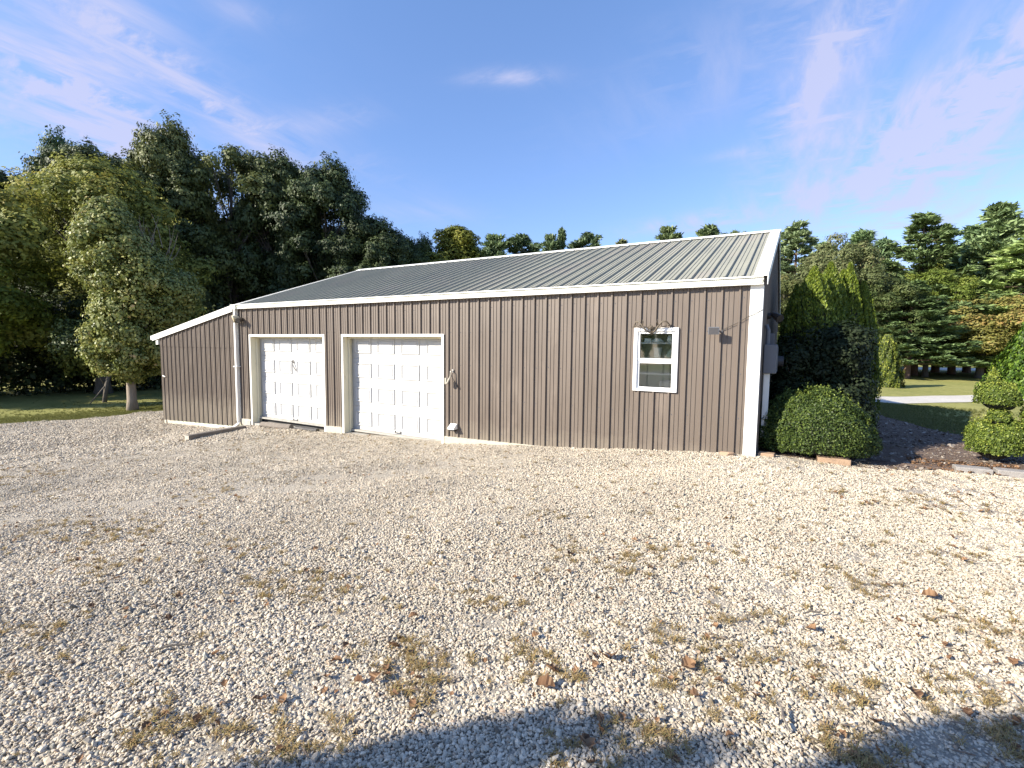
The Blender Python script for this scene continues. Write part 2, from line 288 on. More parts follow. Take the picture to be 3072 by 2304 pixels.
K['drive'] = groundmat('pale_driveway', (.52, .49, .44), (.60, .57, .52), (.38, .35, .31), .8, 12, 30, .4)
def strip(name, pts, wd, dz):
    P = np.array(pts, float); s = np.linspace(0, 1, len(P)); q = np.linspace(0, 1, 120); cx = np.interp(q, s, P[:, 0]); cy = np.interp(q, s, P[:, 1])
    tx = np.gradient(cx); ty = np.gradient(cy); l = np.hypot(tx, ty); nx = -ty/l; ny = tx/l; U = np.linspace(-.5, .5, 8)
    wv = wd+var(q*40, .06); X = cx[:, None]+nx[:, None]*U*wv[:, None]; Y = cy[:, None]+ny[:, None]*U*wv[:, None]
    V, Fq = grid('', X, Y, dz, None); return tag(link(name, mesh_np(name, V, Fq, K['drive'], smooth=True)), kind='structure')
strip('driveway', [(-11, 7.5), (-7, 8.4), (-3, 9.3), (3, 11.9), (7.5, 15.8), (13, 20.5), (25, 27), (60, 40)], 1.75, -.018)
strip('far_driveway', [(-20, 44), (0, 45), (12, 47), (30, 54), (60, 60)], 6.0, -.018)

# ------------------------------------------------------------------ building
PI = math.pi; P9 = .2286; XR = .28; XLW = -11.91; ZT = 2.47; RY = 3.97; YB = 7.94; RZ = 3.985; EZ = 2.56; EY = -.13
PROF = [(0, 0), (.010, .030), (.032, .030), (.040, 0), (.096, 0), (.099, .009), (.107, .009), (.110, 0), (.160, 0), (.163, .009), (.171, .009), (.174, 0), (P9, 0)]
def prof(x0, x1, phase):
    """points (x, height) of the ribbed sheet between x0 and x1; ribs at phase+k*P9"""
    k0 = math.floor((x0-phase)/P9)-1; pts = []
    for k in range(k0, k0+int((x1-x0)/P9)+4):
        for a, h in PROF[:-1]: pts.append((phase+k*P9+a, h))
    xs = np.array([p[0] for p in pts]); hs = np.array([p[1] for p in pts])
    inn = [(x, h) for x, h in pts if x0 < x < x1]
    return [(x0, float(np.interp(x0, xs, hs)))]+inn+[(x1, float(np.interp(x1, xs, hs)))]
garage = thing('garage_building', 'long low brown ribbed steel pole building with white trim and a lean-to', 'garage', (0, 0, 0))
def zbot(x): return np.interp(x, [-11.9, -8, -5.1, 0], [-.375, -.245, -.155, -.06])
def sheet(mb, x0, x1, zb, zt, phase, y=-.001, th=.0):
    pr = prof(x0, x1, phase); n = len(pr)
    zb0, zb1 = zb if isinstance(zb, tuple) else (zb, zb); zt0, zt1 = zt if isinstance(zt, tuple) else (zt, zt)
    f = lambda x, a, b: a+(b-a)*(x-x0)/(x1-x0)
    V = [(x, y-h, f(x, zb0, zb1)) for x, h in pr]+[(x, y-h, f(x, zt0, zt1)) for x, h in pr]
    mb.add(V, [(i, i+1, i+1+n, i+n) for i in range(n-1)])
D1 = (-11.28, -8.55); D2 = (-7.905, -5.18); DTOP = 1.775; WIN = (-1.46, -.80, .941, 1.905)
PH = -.023   # rib phase along the front wall
x = PH
edges = []
k = 0
while PH-k*P9 > XLW: edges.append(PH-k*P9); k += 1
edges = [XR-.15]+edges+[XLW]
for i in range(len(edges)-1):
    b, a = edges[i], edges[i+1]
    mb = MB(); HALF = (MB(), MB()); cuts = sorted({a, b, *[c for c in (D1[0], D1[1], D2[0], D2[1], WIN[0], WIN[1]) if a < c < b]})
    for c0, c1 in zip(cuts, cuts[1:]):
        m = (c0+c1)/2; seg = [((zbot(c0), zbot(c1)), (ZT, ZT))]
        if D1[0] < m < D1[1] or D2[0] < m < D2[1]: seg = [(DTOP+.03, ZT)]
        if WIN[0] < m < WIN[1]: seg = [((zbot(c0), zbot(c1)), WIN[2]+.02), (WIN[3]-.02, ZT)]
        inside = WIN[0]-P9 < a and b < WIN[1]+P9
        for zb, zt in seg:
            if inside and WIN[0] < m < WIN[1]: sheet(HALF[0] if zb == WIN[3]-.02 else HALF[1], c0, c1, zb, zt, PH)
            else: sheet(mb, c0, c1, zb, zt, PH)
    if any(len(s_.v) for s_ in HALF):
        for s_ in HALF:
            if s_.v: s_.build('siding_panel', K['siding'], garage)
    if mb.v: mb.build('siding_panel', K['siding'], garage)
# screws: small heads on the sheets
mb = MB()
for zs in (.0, .62, 1.24, 1.86, 2.3):
    for e in edges[1:-1]:
        xx = e+.07
        if D1[0]-.1 < xx < D1[1]+.1 and zs < 1.9 or D2[0]-.1 < xx < D2[1]+.1 and zs < 1.9 or WIN[0]-.05 < xx < WIN[1]+.05 and .9 < zs < 1.95: continue
        zz = zs+random.uniform(-.012, .012)
        mb.add([(xx-.006, -.0045, zz-.006), (xx+.006, -.0045, zz-.006), (xx+.006, -.0045, zz+.006), (xx-.006, -.0045, zz+.006), (xx, -.009, zz)], [(0, 1, 4), (1, 2, 4), (2, 3, 4), (3, 0, 4)])
tag(mb.build('screw_heads', K['grey_metal'], garage), kind='stuff')
# wall body behind the sheets (with openings)
mb = MB(); T = .14
def wallbox(x0, x1, z0, z1): mb.box(x0, x1, .004, T, z0, z1)
wallbox(XLW, D1[0]-.02, -.9, ZT); wallbox(D1[0]-.02, D1[1]+.02, DTOP+.02, ZT); wallbox(D1[1]+.02, D2[0]-.02, -.9, ZT); wallbox(D2[0]-.02, D2[1]+.02, DTOP+.02, ZT)
wallbox(D2[1]+.02, WIN[0]+.03, -.9, ZT); wallbox(WIN[0]+.03, WIN[1]-.03, -.9, WIN[2]+.03); wallbox(WIN[0]+.03, WIN[1]-.03, WIN[3]-.03, ZT); wallbox(WIN[1]-.03, XR-.02, -.9, ZT)
mb.box(XR-.14, XR-.025, T, YB-.02, -.9, ZT); mb.box(XLW, XR-.14, YB-.14, YB-.02, -.9, ZT); mb.box(XLW+.01, XLW+.12, T, YB-.14, -.9, ZT)
mb.build('wall_framing', K['interior'], garage)
MB().box(XLW+.12, XR-.14, T, YB-.14, -.34, -.30).build('concrete_slab', K['concrete'], garage)
# base boards
mb = MB()
def bboard(x0, x1, h=.16): mb.add([(x0, -.03, zbot(x0)-h), (x1, -.03, zbot(x1)-h), (x1, .003, zbot(x1)-h), (x0, .003, zbot(x0)-h), (x0, -.03, zbot(x0)), (x1, -.03, zbot(x1)), (x1, .003, zbot(x1)), (x0, .003, zbot(x0))], [(0, 3, 2, 1), (4, 5, 6, 7), (0, 1, 5, 4), (1, 2, 6, 5), (2, 3, 7, 6), (3, 0, 4, 7)])
for a, b in ((XLW+.02, -11.36), (-8.5, -7.98), (-5.12, .1)): 
    q = MB(); mb = q; bboard(a, b); q.build('base_board', K['board'], garage, bevel=.004)
MB().box(-11.66, -11.34, -.06, .002, -.72, -.40).build('footing_block', K['concrete'], garage, bevel=.01)
# corner trims
mb = MB(); mb.extr([(XR-.155, -.024), (XR+.006, -.024), (XR+.006, .16), (XR, .16), (XR, -.018), (XR-.155, -.018)], 'z', -.02, ZT); mb.build('corner_trim', K['white_trim'], garage)
mb = MB(); mb.extr([(XLW-.004, -.024), (XLW+.12, -.024), (XLW+.12, -.018), (XLW-.004, -.018)], 'z', -.5, ZT); mb.build('corner_trim', K['white_trim'], garage)
# right gable (seen on edge) and its sheets
def gsheet(mb, y0, y1, x, sgn, zt):
    pr = prof(y0, y1, .1); n = len(pr); V = [(x+sgn*h, y, -.1) for y, h in pr]+[(x+sgn*h, y, zt(y)) for y, h in pr]; mb.add(V, [(i, i+1, i+1+n, i+n) for i in range(n-1)])
zr = lambda y: EZ+(RZ-EZ)*(1-abs(y-RY)/(RY-EY))-.04
for j in range(9):
    a = .16+j*(YB-.16)/9; b = .16+(j+1)*(YB-.16)/9; mb = MB(); gsheet(mb, a, min(b, YB), XR-.012, 1, zr); mb.build('gable_panel', K['siding'], garage)
mb = MB(); gsheet(mb, 0, YB, XLW+.01, -1, zr); mb.build('gable_panel', K['siding'], garage)
mb = MB(); sheet(mb, XLW, XR, -.5, ZT, PH, y=YB); mb.build('rear_siding', K['siding'], garage)
# roof panels
SL = (RZ-EZ)/(RY-EY); RXL = -11.66; nrm = np.array([0, -SL, 1])/math.hypot(1, SL)
def roof_sheet(mb, x0, x1, phase, front=True):
    pr = [(x, h*1.0) for x, h in prof(x0, x1, phase)]; n = len(pr); V = []
    for x, h in pr: V.append((x, EY+.022+nrm[1]*h if front else (2*RY-EY+.02)-nrm[1]*h, EZ+(.022 if front else -.02)*SL+nrm[2]*h))
    for x, h in pr: V.append((x, RY+(nrm[1]*h if front else -nrm[1]*h), RZ+nrm[2]*h))
    mb.add(V, [(i, i+1, i+1+n, i+n) for i in range(n-1)])
k = 0; RPH = .003; re = []
while RPH-k*P9 > RXL: re.append(RPH-k*P9); k += 1
re = [XR-.04]+re+[RXL]
for b, a in zip(re, re[1:]):
    mb = MB(); roof_sheet(mb, a, b, RPH); mb.build('roof_panel', K['roof'], garage)
mb = MB(); roof_sheet(mb, RXL, XR-.04, RPH, False); mb.build('rear_roof_slope', K['roof'], garage)
mb = MB(); mb.extr([(EY+.01, EZ-.02), (RY, RZ-.012), (2*RY-EY-.01, EZ-.02), (2*RY-EY-.01, EZ-.07), (RY, RZ-.07), (EY+.01, EZ-.07)], 'x', RXL+.01, XR-.01); mb.build('roof_deck', K['interior'], garage)
# ridge cap, rake trims
mb = MB(); mb.extr([(RY-.15, RZ-.15*SL+.024), (RY, RZ+.034), (RY+.15, RZ-.15*SL+.024), (RY+.15, RZ-.15*SL+.030), (RY, RZ+.042), (RY-.15, RZ-.15*SL+.030)], 'x', RXL-.01, XR+.075); mb.build('ridge_cap', K['white_trim'], garage)
def rake(xa, xb, top, drop):
    mb = MB()
    for sg in (1, -1):
        y0 = EY-.02 if sg > 0 else 2*RY-EY+.02
        q = [(xa, y0, EZ), (xb, y0, EZ), (xb, RY, RZ), (xa, RY, RZ)]
        V = [(a, b, c+t) for t in (top-.008, top) for a, b, c in q]; mb.add(V, [(0, 1, 2, 3), (4, 5, 6, 7), (0, 1, 5, 4), (1, 2, 6, 5), (2, 3, 7, 6), (3, 0, 4, 7)])
        xo = xb if drop > 0 else xa; s = 1 if drop > 0 else -1
        V = [(xo+s*e, b, c+t) for e in (0.001, .009) for (b, c) in ((y0, EZ), (RY, RZ)) for t in (-abs(drop), top)]
        mb.add(V, [(0, 1, 3, 2), (4, 5, 7, 6), (0, 1, 5, 4), (2, 3, 7, 6), (0, 2, 6, 4), (1, 3, 7, 5)])
    return mb
rake(XR-.115, XR+.05, .024, .10).build('rake_trim', K['white_trim'], garage)
rake(RXL-.03, RXL+.10, .024, -.10).build('rake_trim', K['white_trim'], garage)
# gutter: K-style profile along the front eave
gp = [(-.004, ZT+.10), (-.004, ZT), (-.108, ZT), (-.108, ZT+.022), (-.085, ZT+.025), (-.085, ZT+.040), (-.118, ZT+.062), (-.118, ZT+.074), (-.095, ZT+.077), (-.095, ZT+.090), (-.137, ZT+.092), (-.137, ZT+.110), (-.126, ZT+.110), (-.100, ZT+.095)]
MB().extr(gp, 'x', -11.93, XR+.004).build('gutter', K['white_trim'], garage)
# white eave fascia/soffit behind the gutter at the right end
# downspout
mb = MB(); dx = -11.83
mb.tube([(dx, -.07, ZT+.01), (dx, -.07, -.42), (dx+.02, -.085, -.50), (dx-.03, -.2, -.60), (dx-.10, -.36, -.62)], .046, 4); dsp = mb.build('downspout', K['white_trim'], garage, bevel=.006)
MB().box(dx-.07, dx+.085, -.125, -.018, .98, 1.005).build('strap', K['white_trim'], dsp)

# ---- lean-to at the left end
LX0, LX1 = -15.83, -12.0
lz = lambda x: 1.72+(2.43-1.72)*(x-LX0)/(LX1-LX0)
e = LX1-.03; le = [XLW-.005]
while e > LX0: le.append(e); e -= .2306
le.append(LX0); zl = lambda x: np.interp(x, [LX0, LX1], [-.745, -.60])
for b, a in zip(le, le[1:]):
    mb = MB(); sheet(mb, a, b, (zl(a), zl(b)), (1.50, 1.50), LX1-.03, y=.0); 
    sheet(mb, a, b, (1.47, 1.47), (lz(a), lz(b)), LX1-.03+.012, y=-.0075)
    mb.build('lean_to_panel', K['siding'], garage)
mb = MB(); mb.add([(LX0+.02, .01, -1.0), (XLW-.02, .01, -1.0), (XLW-.02, .01, lz(XLW)), (LX0+.02, .01, lz(LX0)), (LX0+.02, YB, -1.0), (XLW-.02, YB, -1.0), (XLW-.02, YB, lz(XLW)), (LX0+.02, YB, lz(LX0))],
       [(0, 1, 2, 3), (4, 7, 6, 5), (0, 3, 7, 4), (0, 4, 5, 1)]); mb.build('lean_to_frame', K['interior'], garage)
mb = MB(); pr = prof(0, YB, .1); n = len(pr); mb.add([(LX0-h, y, -.8) for y, h in pr]+[(LX0-h, y, 1.72) for y, h in pr], [(i, i+1, i+1+n, i+n) for i in range(n-1)]); mb.build('lean_to_side', K['siding'], garage)
rx0, rx1 = -16.10, RXL-.02; rz = lambda x: lz(x)+.10
mb = MB(); mb.extr([(rx0, rz(rx0)-.03), (rx1, rz(rx1)-.03), (rx1, rz(rx1)), (rx0, rz(rx0))], 'y', -.06, YB+.1); mb.build('lean_to_roof', K['roof'], garage)
mb = MB(); mb.extr([(rx0, rz(rx0)-.13), (-11.95, rz(-11.95)-.13), (-11.95, rz(-11.95)+.03), (rx0, rz(rx0)+.03)], 'y', -.085, -.062); mb.build('lean_to_fascia', K['white_trim'], garage)
mb = MB(); mb.extr([(rx0+.003, rz(rx0)+.028), (rx0+.003, rz(rx0)+.032), (-11.95, rz(-11.95)+.034), (-11.95, rz(-11.95)+.03)], 'y', -.085, .08); mb.build('lean_to_fascia', K['white_trim'], garage)
mb = MB(); mb.box(rx0-.10, rx0-.002, -.09, YB+.1, rz(rx0)-.11, rz(rx0)+.02); mb.build('lean_to_gutter', K['white_trim'], garage, bevel=.012)
mb = MB(); mb.box(-15.98, -15.86, -.045, .0, 1.53, 1.72); mb.build('lean_to_soffit_end', K['white_trim'], garage)
mb = MB(); mb.box(-15.62, -13.0, -.012, .03, -.90, -.735); mb.build('lean_to_base_board', K['board'], garage, bevel=.005)
mb = MB(); mb.box(-15.70, -15.60, -.04, .03, -1.0, -.74); mb.build('lean_to_base_board', K['board'], garage, bevel=.005)
MB().tube([(-15.70, -.02, .62), (-15.62, -.06, .60), (-15.52, -.05, .57)], .011, 6).build('lean_to_hook', K['steel'], garage)

# ---- garage doors
DY = .235
rp = MB(); w2, h2 = .25, .165
def ring(w, h, y): return [(-w, y, -h), (w, y, -h), (w, y, h), (-w, y, h)]
levels = [(0, -.001), (.009, -.020), (.020, -.020), (.040, -.003), (.054, -.003), (.070, -.014)]
V = [];
for ins, y in levels: V += ring(w2-ins, h2-ins, y)
Fs = []
for i in range(len(levels)-1):
    for k in range(4): Fs.append((i*4+k, i*4+(k+1) % 4, i*4+4+(k+1) % 4, i*4+4+k))
Fs.append(tuple(len(V)-4+k for k in range(4))); rp.add(V, Fs); rp_me = rp.mesh('raised_panel', K['door'])
def garage_door(d, zb, zg, hole):
    x0, x1 = d; z1 = DTOP+.06; H = (z1-zb)/4
    root = MB().box(x0-.06, x1+.06, DY+.012, DY+.05, zb, z1).build('garage_door', K['door'], garage)
    for s in range(4):
        a = zb+s*H; mb = MB(); mb.extr([(DY+.0115, a+.001), (DY+.004, a+.004), (DY, a+.010), (DY, a+H-.012), (DY+.006, a+H-.003), (DY+.0115, a+H-.001)], 'x', x0-.055, x1+.055)
        mb.build('door_section', K['door'], root)
        for c in range(4):
            o = link('raised_panel', rp_me, root); o.location = (x0+(x1-x0)*(c+.5)/4, DY, a+H*.5)
    mb = MB().box(x0-.05, x1+.05, DY-.004, DY+.03, zb-.035, zb-.002); mb.build('bottom_seal', K['rubber'], root)
    # header stop and side stops
    mb = MB().box(x0, x1, .10, DY-.004, DTOP-.045, DTOP); mb.build('top_stop', K['cream'], root, bevel=.004)
    # jambs and trim
    for xx, s in ((x0, -1), (x1, 1)):
        mb = MB(); mb.box(min(xx, xx+s*.045), max(xx, xx+s*.045), -.026, DY-.004, zg-.08, DTOP); mb.build('door_jamb', K['cream'], garage, bevel=.003)
        mb = MB(); mb.box(min(xx-s*.003, xx+s*.05), max(xx-s*.003, xx+s*.05), -.034, -.0262, zg-.04, DTOP+.045); mb.build('door_trim', K['white_trim'], garage)
        mb = MB(); a = xx if s < 0 else xx-.03; mb.box(a, a+.03, .11, .15, zg-.02, DTOP-.046); mb.build('door_stop', K['cream'], garage, bevel=.003)
    mb = MB(); mb.box(x0, x1, -.026, DY-.004, DTOP, DTOP+.03); mb.build('door_head', K['cream'], garage)
    mb = MB(); mb.box(x0+.003, x1-.003, -.034, -.0262, DTOP-.004, DTOP+.045); mb.build('door_trim', K['white_trim'], garage)
    xm = (x0+x1)/2
    mb = MB(); mb.tube([(xm-.09, DY-.003, zb+.055), (xm-.08, DY-.035, zb+.05), (xm+.06, DY-.035, zb+.05), (xm+.07, DY-.003, zb+.055)], .008, 6)
    mb.box(xm-.10, xm-.075, DY-.006, DY-.0005, zb+.03, zb+.08); mb.box(xm+.055, xm+.08, DY-.006, DY-.0005, zb+.03, zb+.08); mb.build('lift_handle', K['dark_metal'], root)
    return root
r1 = garage_door(D1, -.335, -.46, 0); r2 = garage_door(D2, -.315, -.40, 0)
mb = MB(); mb.tube([(-9.97, DY-.003, 1.20), (-9.97, DY-.045, 1.17), (-9.90, DY-.045, 1.03), (-9.86, DY-.003, .93)], .012, 6); mb.build('latch_handle', K['steel'], r1)
mb = MB(); mb.tube([(-9.96, DY-.03, 1.16), (-9.96, DY-.001, 1.16)], .03, 10); mb.build('lock_rosette', K['steel'], r1)
MB().box(D1[0]-.04, D1[1]+.04, -.0, DY+.1, -.9, -.45).build('door_sill', K['concrete'], garage)
MB().box(D1[0]-.04, D1[1]+.04, DY+.011, DY+.09, -.45, -.372).build('sill_seal', K['rubber'], garage)
MB().box(D2[0]-.04, D2[1]+.04, -.0, DY+.1, -.9, -.37).build('door_sill', K['concrete'], garage)

# ---- window with what is behind it
x0, x1, z0, z1 = WIN
def frame(mb, x0, x1, z0, z1, wd, ya, yb, wb=None, wt=None):
    wb = wb or wd; wt = wt or wd
    mb.box(x0, x0+wd, ya, yb, z0, z1); mb.box(x1-wd, x1, ya, yb, z0, z1); mb.box(x0+wd, x1-wd, ya, yb, z0, z0+wb); mb.box(x0+wd, x1-wd, ya, yb, z1-wt, z1)
mb = MB(); frame(mb, x0, x1, z0, z1, .055, -.042, .02, .034, .055); winf = mb.build('window', K['glass_frame'], garage, bevel=.003)
mb = MB(); frame(mb, x0+.055, x1-.055, 1.405, z1-.055, .035, -.018, .03); mb.build('upper_sash', K['glass_frame'], winf, bevel=.002)
mb = MB(); frame(mb, x0+.055, x1-.055, z0+.034, 1.4049, .033, -.008, .04, .028, .038); mb.build('lower_sash', K['glass_frame'], winf, bevel=.002)
MB().box(x0+.09, x1-.09, .004, .008, 1.44, z1-.09).build('window_pane', K['glass'], winf)
MB().box(x0+.088, x1-.088, .016, .020, z0+.062, 1.367).build('window_pane', K['glass'], winf)
mb = MB(); mb.box(x0-.15, x1+.6, .46, .48, .7, 2.1); mb.box(x0-.15, x0-.13, .15, .46, .7, 2.1); mb.box(x0-.13, x1+.6, .15, .46, .70, .72); mb.build('inner_wall', K['interior'], garage)
for z in (1.685, 1.215): MB().box(x0+.04, x1-.04, .045, .20, z-.022, z).build('window_shelf', K['shelf'], garage, bevel=.002)
def lathe(prof_, n=20):
    mb = MB(); V = []; 
    for r, z in prof_:
        for k in range(n): V.append((r*math.cos(2*PI*k/n), r*math.sin(2*PI*k/n), z))
    mb.add(V, [(i*n+k, i*n+(k+1) % n, (i+1)*n+(k+1) % n, (i+1)*n+k) for i in range(len(prof_)-1) for k in range(n)]); return mb
def pot(label, cat, name, loc, pf, sc=1):
    o = link(name, lathe([(r*sc, z*sc) for r, z in pf]).mesh(name, K['ceramic'], smooth=True), None, loc); return tag(o, label, cat)
BOWL = [(.001, .0), (.05, .0), (.06, .008), (.11, .05), (.12, .07), (.112, .07), (.10, .05), (.05, .015), (.001, .012)]
CUP = [(.001, 0), (.04, 0), (.045, .01), (.055, .13), (.058, .135), (.05, .135), (.04, .015), (.001, .012)]
JUG = [(.001, 0), (.05, 0), (.07, .04), (.065, .09), (.035, .13), (.045, .16), (.04, .16), (.03, .13), (.001, .12)]
pot('white upturned bowl on the upper shelf behind the window', 'bowl', 'bowl', (-1.14, .13, 1.752), [(r, -z) for r, z in BOWL], .85)
pot('small white jug at the right end of the upper window shelf', 'jug', 'jug', (-.95, .12, 1.686), JUG, .75)
pot('tall white cup behind the lower half of the upper window pane', 'cup', 'cup', (-1.13, .11, 1.452), CUP, 1.15)
MB().box(x0+.04, x1-.04, .045, .20, 1.43, 1.452).build('window_shelf', K['shelf'], garage, bevel=.002)
bk = MB().box(-1.33, -1.23, .08, .15, 1.686, 1.745).box(-1.32, -1.24, .07, .08, 1.700, 1.715).build('carton', K['ceramic'], None, bevel=.003); tag(bk, 'small white carton at the left end of the upper window shelf', 'box')
cb = MB(); cb.extr([(-1.08, 1.0), (-.87, .99), (-.87, 1.12), (-.98, 1.11), (-1.10, 1.09)], 'y', .07, .18); o = cb.build('grain_sack', mat('pale_sack', (.55, .48, .42), .8, noise=(12, .1)), None, bevel=.02); tag(o, 'pale folded sack lying low behind the lower window pane', 'sack')
cb = MB(); cb.extr([(-1.03, 1.453), (-.86, 1.453), (-.86, 1.64), (-.93, 1.60)], 'y', .07, .16); o = cb.build('cloth_bag', mat('pale_green_cloth', (.50, .54, .42), .85, noise=(12, .1)), None, bevel=.02); tag(o, 'pale slanted cloth bag behind the right of the upper pane', 'bag')
MB().box(x0+.04, x1-.04, .045, .20, .955, .985).build('window_shelf', K['shelf'], garage, bevel=.002)

# ------------------------------------------------------------------ things on the wall
# antlers over the window
an = thing('antlers', 'pair of weathered deer antlers hung over the white window', 'antlers', (-1.19, -.045, 1.86))
mb = MB(); mb.tube([(0, 0, -.06), (0, -.03, -.02), (0, -.04, .03), (0, -.02, .07)], [.012, .03, .035, .018], 8); mb.tube([(-.05, -.02, .03), (0, -.04, .045), (.05, -.02, .03)], [.014, .022, .014], 7); mb.build('skull_cap', K['bone'], an, smooth=True)
for s in (-1, 1):
    mb = MB(); mb.tube([(s*.02, -.03, -.03), (s*.07, -.07, .0), (s*.12, -.10, .07), (s*.17, -.10, .13), (s*.225, -.07, .135), (s*.26, -.03, .09), (s*.27, .0, .05)], [.013, .014, .014, .013, .011, .008, .004], 7)
    mb.tube([(s*.12, -.10, .07), (s*.10, -.12, .13), (s*.11, -.13, .16)], [.010, .007, .003], 6); mb.tube([(s*.19, -.09, .135), (s*.20, -.12, .08), (s*.23, -.13, .05)], [.010, .007, .003], 6)
    mb.tube([(s*.23, -.06, .13), (s*.25, -.10, .06), (s*.29, -.11, .02)], [.009, .006, .003], 6); mb.tube([(s*.05, -.05, -.01), (s*.03, -.09, .05), (s*.0, -.10, .11)], [.009, .006, .003], 6)
    mb.tube([(s*.01, -.02, .05), (s*.12, -.03, .045), (s*.26, -.02, .075)], [.008, .009, .006], 6); mb.build('antler', K['bone'], an, smooth=True)
# floodlight right of the window
fl = thing('floodlight', 'small square grey floodlight with cable right of the window', 'floodlight', (-.30, -.04, 1.85))
mb = MB(); mb.add([(-.075, -.16, -.055), (.075, -.16, -.055), (.075, -.16, .055), (-.075, -.16, .055), (-.045, -.10, -.03), (.045, -.10, -.03), (.045, -.10, .035), (-.045, -.10, .035)], [(0, 1, 2, 3), (4, 7, 6, 5), (0, 4, 5, 1), (1, 5, 6, 2), (2, 6, 7, 3), (3, 7, 4, 0)])
hs = mb.build('housing', K['grey_metal'], fl, bevel=.006)
MB().box(-.062, .062, -.1635, -.160, -.043, .043).build('lens', K['lens'], hs)
mb = MB(); mb.tube([(.0, -.10, 0), (.05, -.06, .0), (.06, .035, 0)], .012, 6); mb.tube([(.06, .015, 0), (.06, .038, 0)], .035, 12); mb.build('mount_arm', K['grey_metal'], fl)
mb = MB(); mb.tube([(.06, .02, .0), (.16, .012, .05), (.30, .012, .12), (.42, .005, .20), (.50, .002, .235), (.592, .010, .29)], .004, 5); mb.build('cable', K['dark_metal'], fl)
# twin floodlight at the left corner
f2 = thing('floodlight', 'round cream security floodlight with dark sensor at the left wall corner', 'floodlight', (-11.60, -.02, 2.20))
mb = MB(); mb.tube([(0, -.0, 0), (0, -.04, 0)], .05, 12); mb.tube([(0, -.04, 0), (-.03, -.10, .02)], .015, 6); mb.tube([(0, -.04, 0), (.07, -.09, .0)], .015, 6); mb.tube([(0, -.03, 0), (-.12, -.09, -.04)], .013, 6); mb.build('mount', K['dark_metal'], f2)
mb = MB(); mb.tube([(.0, -.08, .04), (-.04, -.14, .03), (-.07, -.20, .02), (-.072, -.205, .018)], [.03, .065, .085, .07], 16); mb.build('lamp_head', mat('cream_lamp_glass', (.62, .54, .36), .35), f2, smooth=False)
mb = MB(); mb.tube([(.05, -.06, .03), (.09, -.12, -.01), (.13, -.20, -.04)], [.03, .05, .065], 12); mb.build('lamp_head', K['dark_metal'], f2)
mb = MB(); mb.box(-.18, -.09, -.15, -.08, -.08, -.02); mb.build('sensor', K['dark_metal'], f2, bevel=.01)
# floodlight on the gable
f3 = thing('floodlight', 'dark twin floodlight on the shaded right gable wall', 'floodlight', (.30, 1.2, 2.12))
mb = MB(); mb.tube([(0, 0, 0), (.05, 0, 0)], .05, 10); mb.tube([(.04, 0, 0), (.10, -.10, .02)], .014, 6); mb.tube([(.04, 0, 0), (.12, .10, -.02)], .014, 6); mb.build('mount', K['dark_metal'], f3)
for s in (-1, 1):
    mb = MB(); mb.tube([(.07, s*.08, .03), (.12, s*.13, -.01), (.18, s*.18, -.05)], [.03, .05, .062], 12); mb.build('lamp_head', K['dark_metal'], f3)
# latch/hook and vent hood by the second door
lk = thing('wall_hook', 'grey metal hook and strap hanging right of the wider garage door', 'hook', (-4.92, -.02, 1.12))
mb = MB(); mb.box(-.02, .02, -.012, .0, -.03, .03); mb.tube([(0, -.012, 0), (0, -.07, -.005), (0, -.08, -.03)], .009, 6); mb.build('bracket', K['steel'], lk, bevel=.002)
mb = MB(); mb.tube([(0, -.078, -.02), (0, -.08, -.10), (-.02, -.10, -.16), (-.05, -.12, -.24)], [.007, .012, .02, .02], 8); mb.build('strap', K['board'], lk)
mb = MB(); mb.box(-.095, -.055, -.14, -.09, -.25, -.13); mb.build('handle', K['board'], lk, bevel=.008)
mb = MB(); mb.tube([(.0, -.078, -.05), (.05, -.05, -.16), (.11, -.035, -.29), (.12, -.03, -.31)], [.006, .006, .012, .012], 6); mb.build('lever', K['dark_metal'], lk)
vh = thing('vent_hood', 'small white vent hood low on the wall right of the doors', 'vent', (-4.88, -.02, .055))
mb = MB(); mb.extr([(0, .06), (-.03, .06), (-.13, -.02), (-.13, -.045), (0, -.045)], 'x', -.075, .075); mb.build('hood', K['white_trim'], vh, bevel=.005)
mb = MB(); mb.box(-.06, .06, -.09, -.004, -.075, -.046); mb.build('flap', K['dark_metal'], vh)
# electric panel on the gable
ep = thing('electric_panel', 'grey electric panel and conduits on the shaded gable corner', 'electric panel', (.285, .55, 1.25))
mb = MB(); mb.box(.02, .19, -.12, .22, .0, .42); mb.build('cabinet', K['grey_metal'], ep, bevel=.008)
MB().box(.19, .198, -.10, .20, .03, .39).build('cabinet_door', K['grey_metal'], ep, bevel=.003)
mb = MB(); mb.tube([(.06, .0, .42), (.06, 0, .63), (.03, .02, .70)], .03, 10); mb.build('conduit', K['grey_metal'], ep)
mb = MB(); mb.box(.03, .11, -.05, .02, -.95, -.001); mb.build('conduit', K['white_trim'], ep, bevel=.006)
mb = MB(); mb.box(.0, .14, .62, .90, .02, .30); mb.build('meter_box', K['grey_metal'], ep, bevel=.008)
mb = MB(); mb.tube([(.14, .76, .16), (.27, .76, .16)], .085, 16); mb.build('meter_dome', K['lens'], ep)
mb = MB(); mb.box(.01, .13, .66, .84, .38, .60); mb.build('junction_box', K['grey_metal'], ep, bevel=.006)
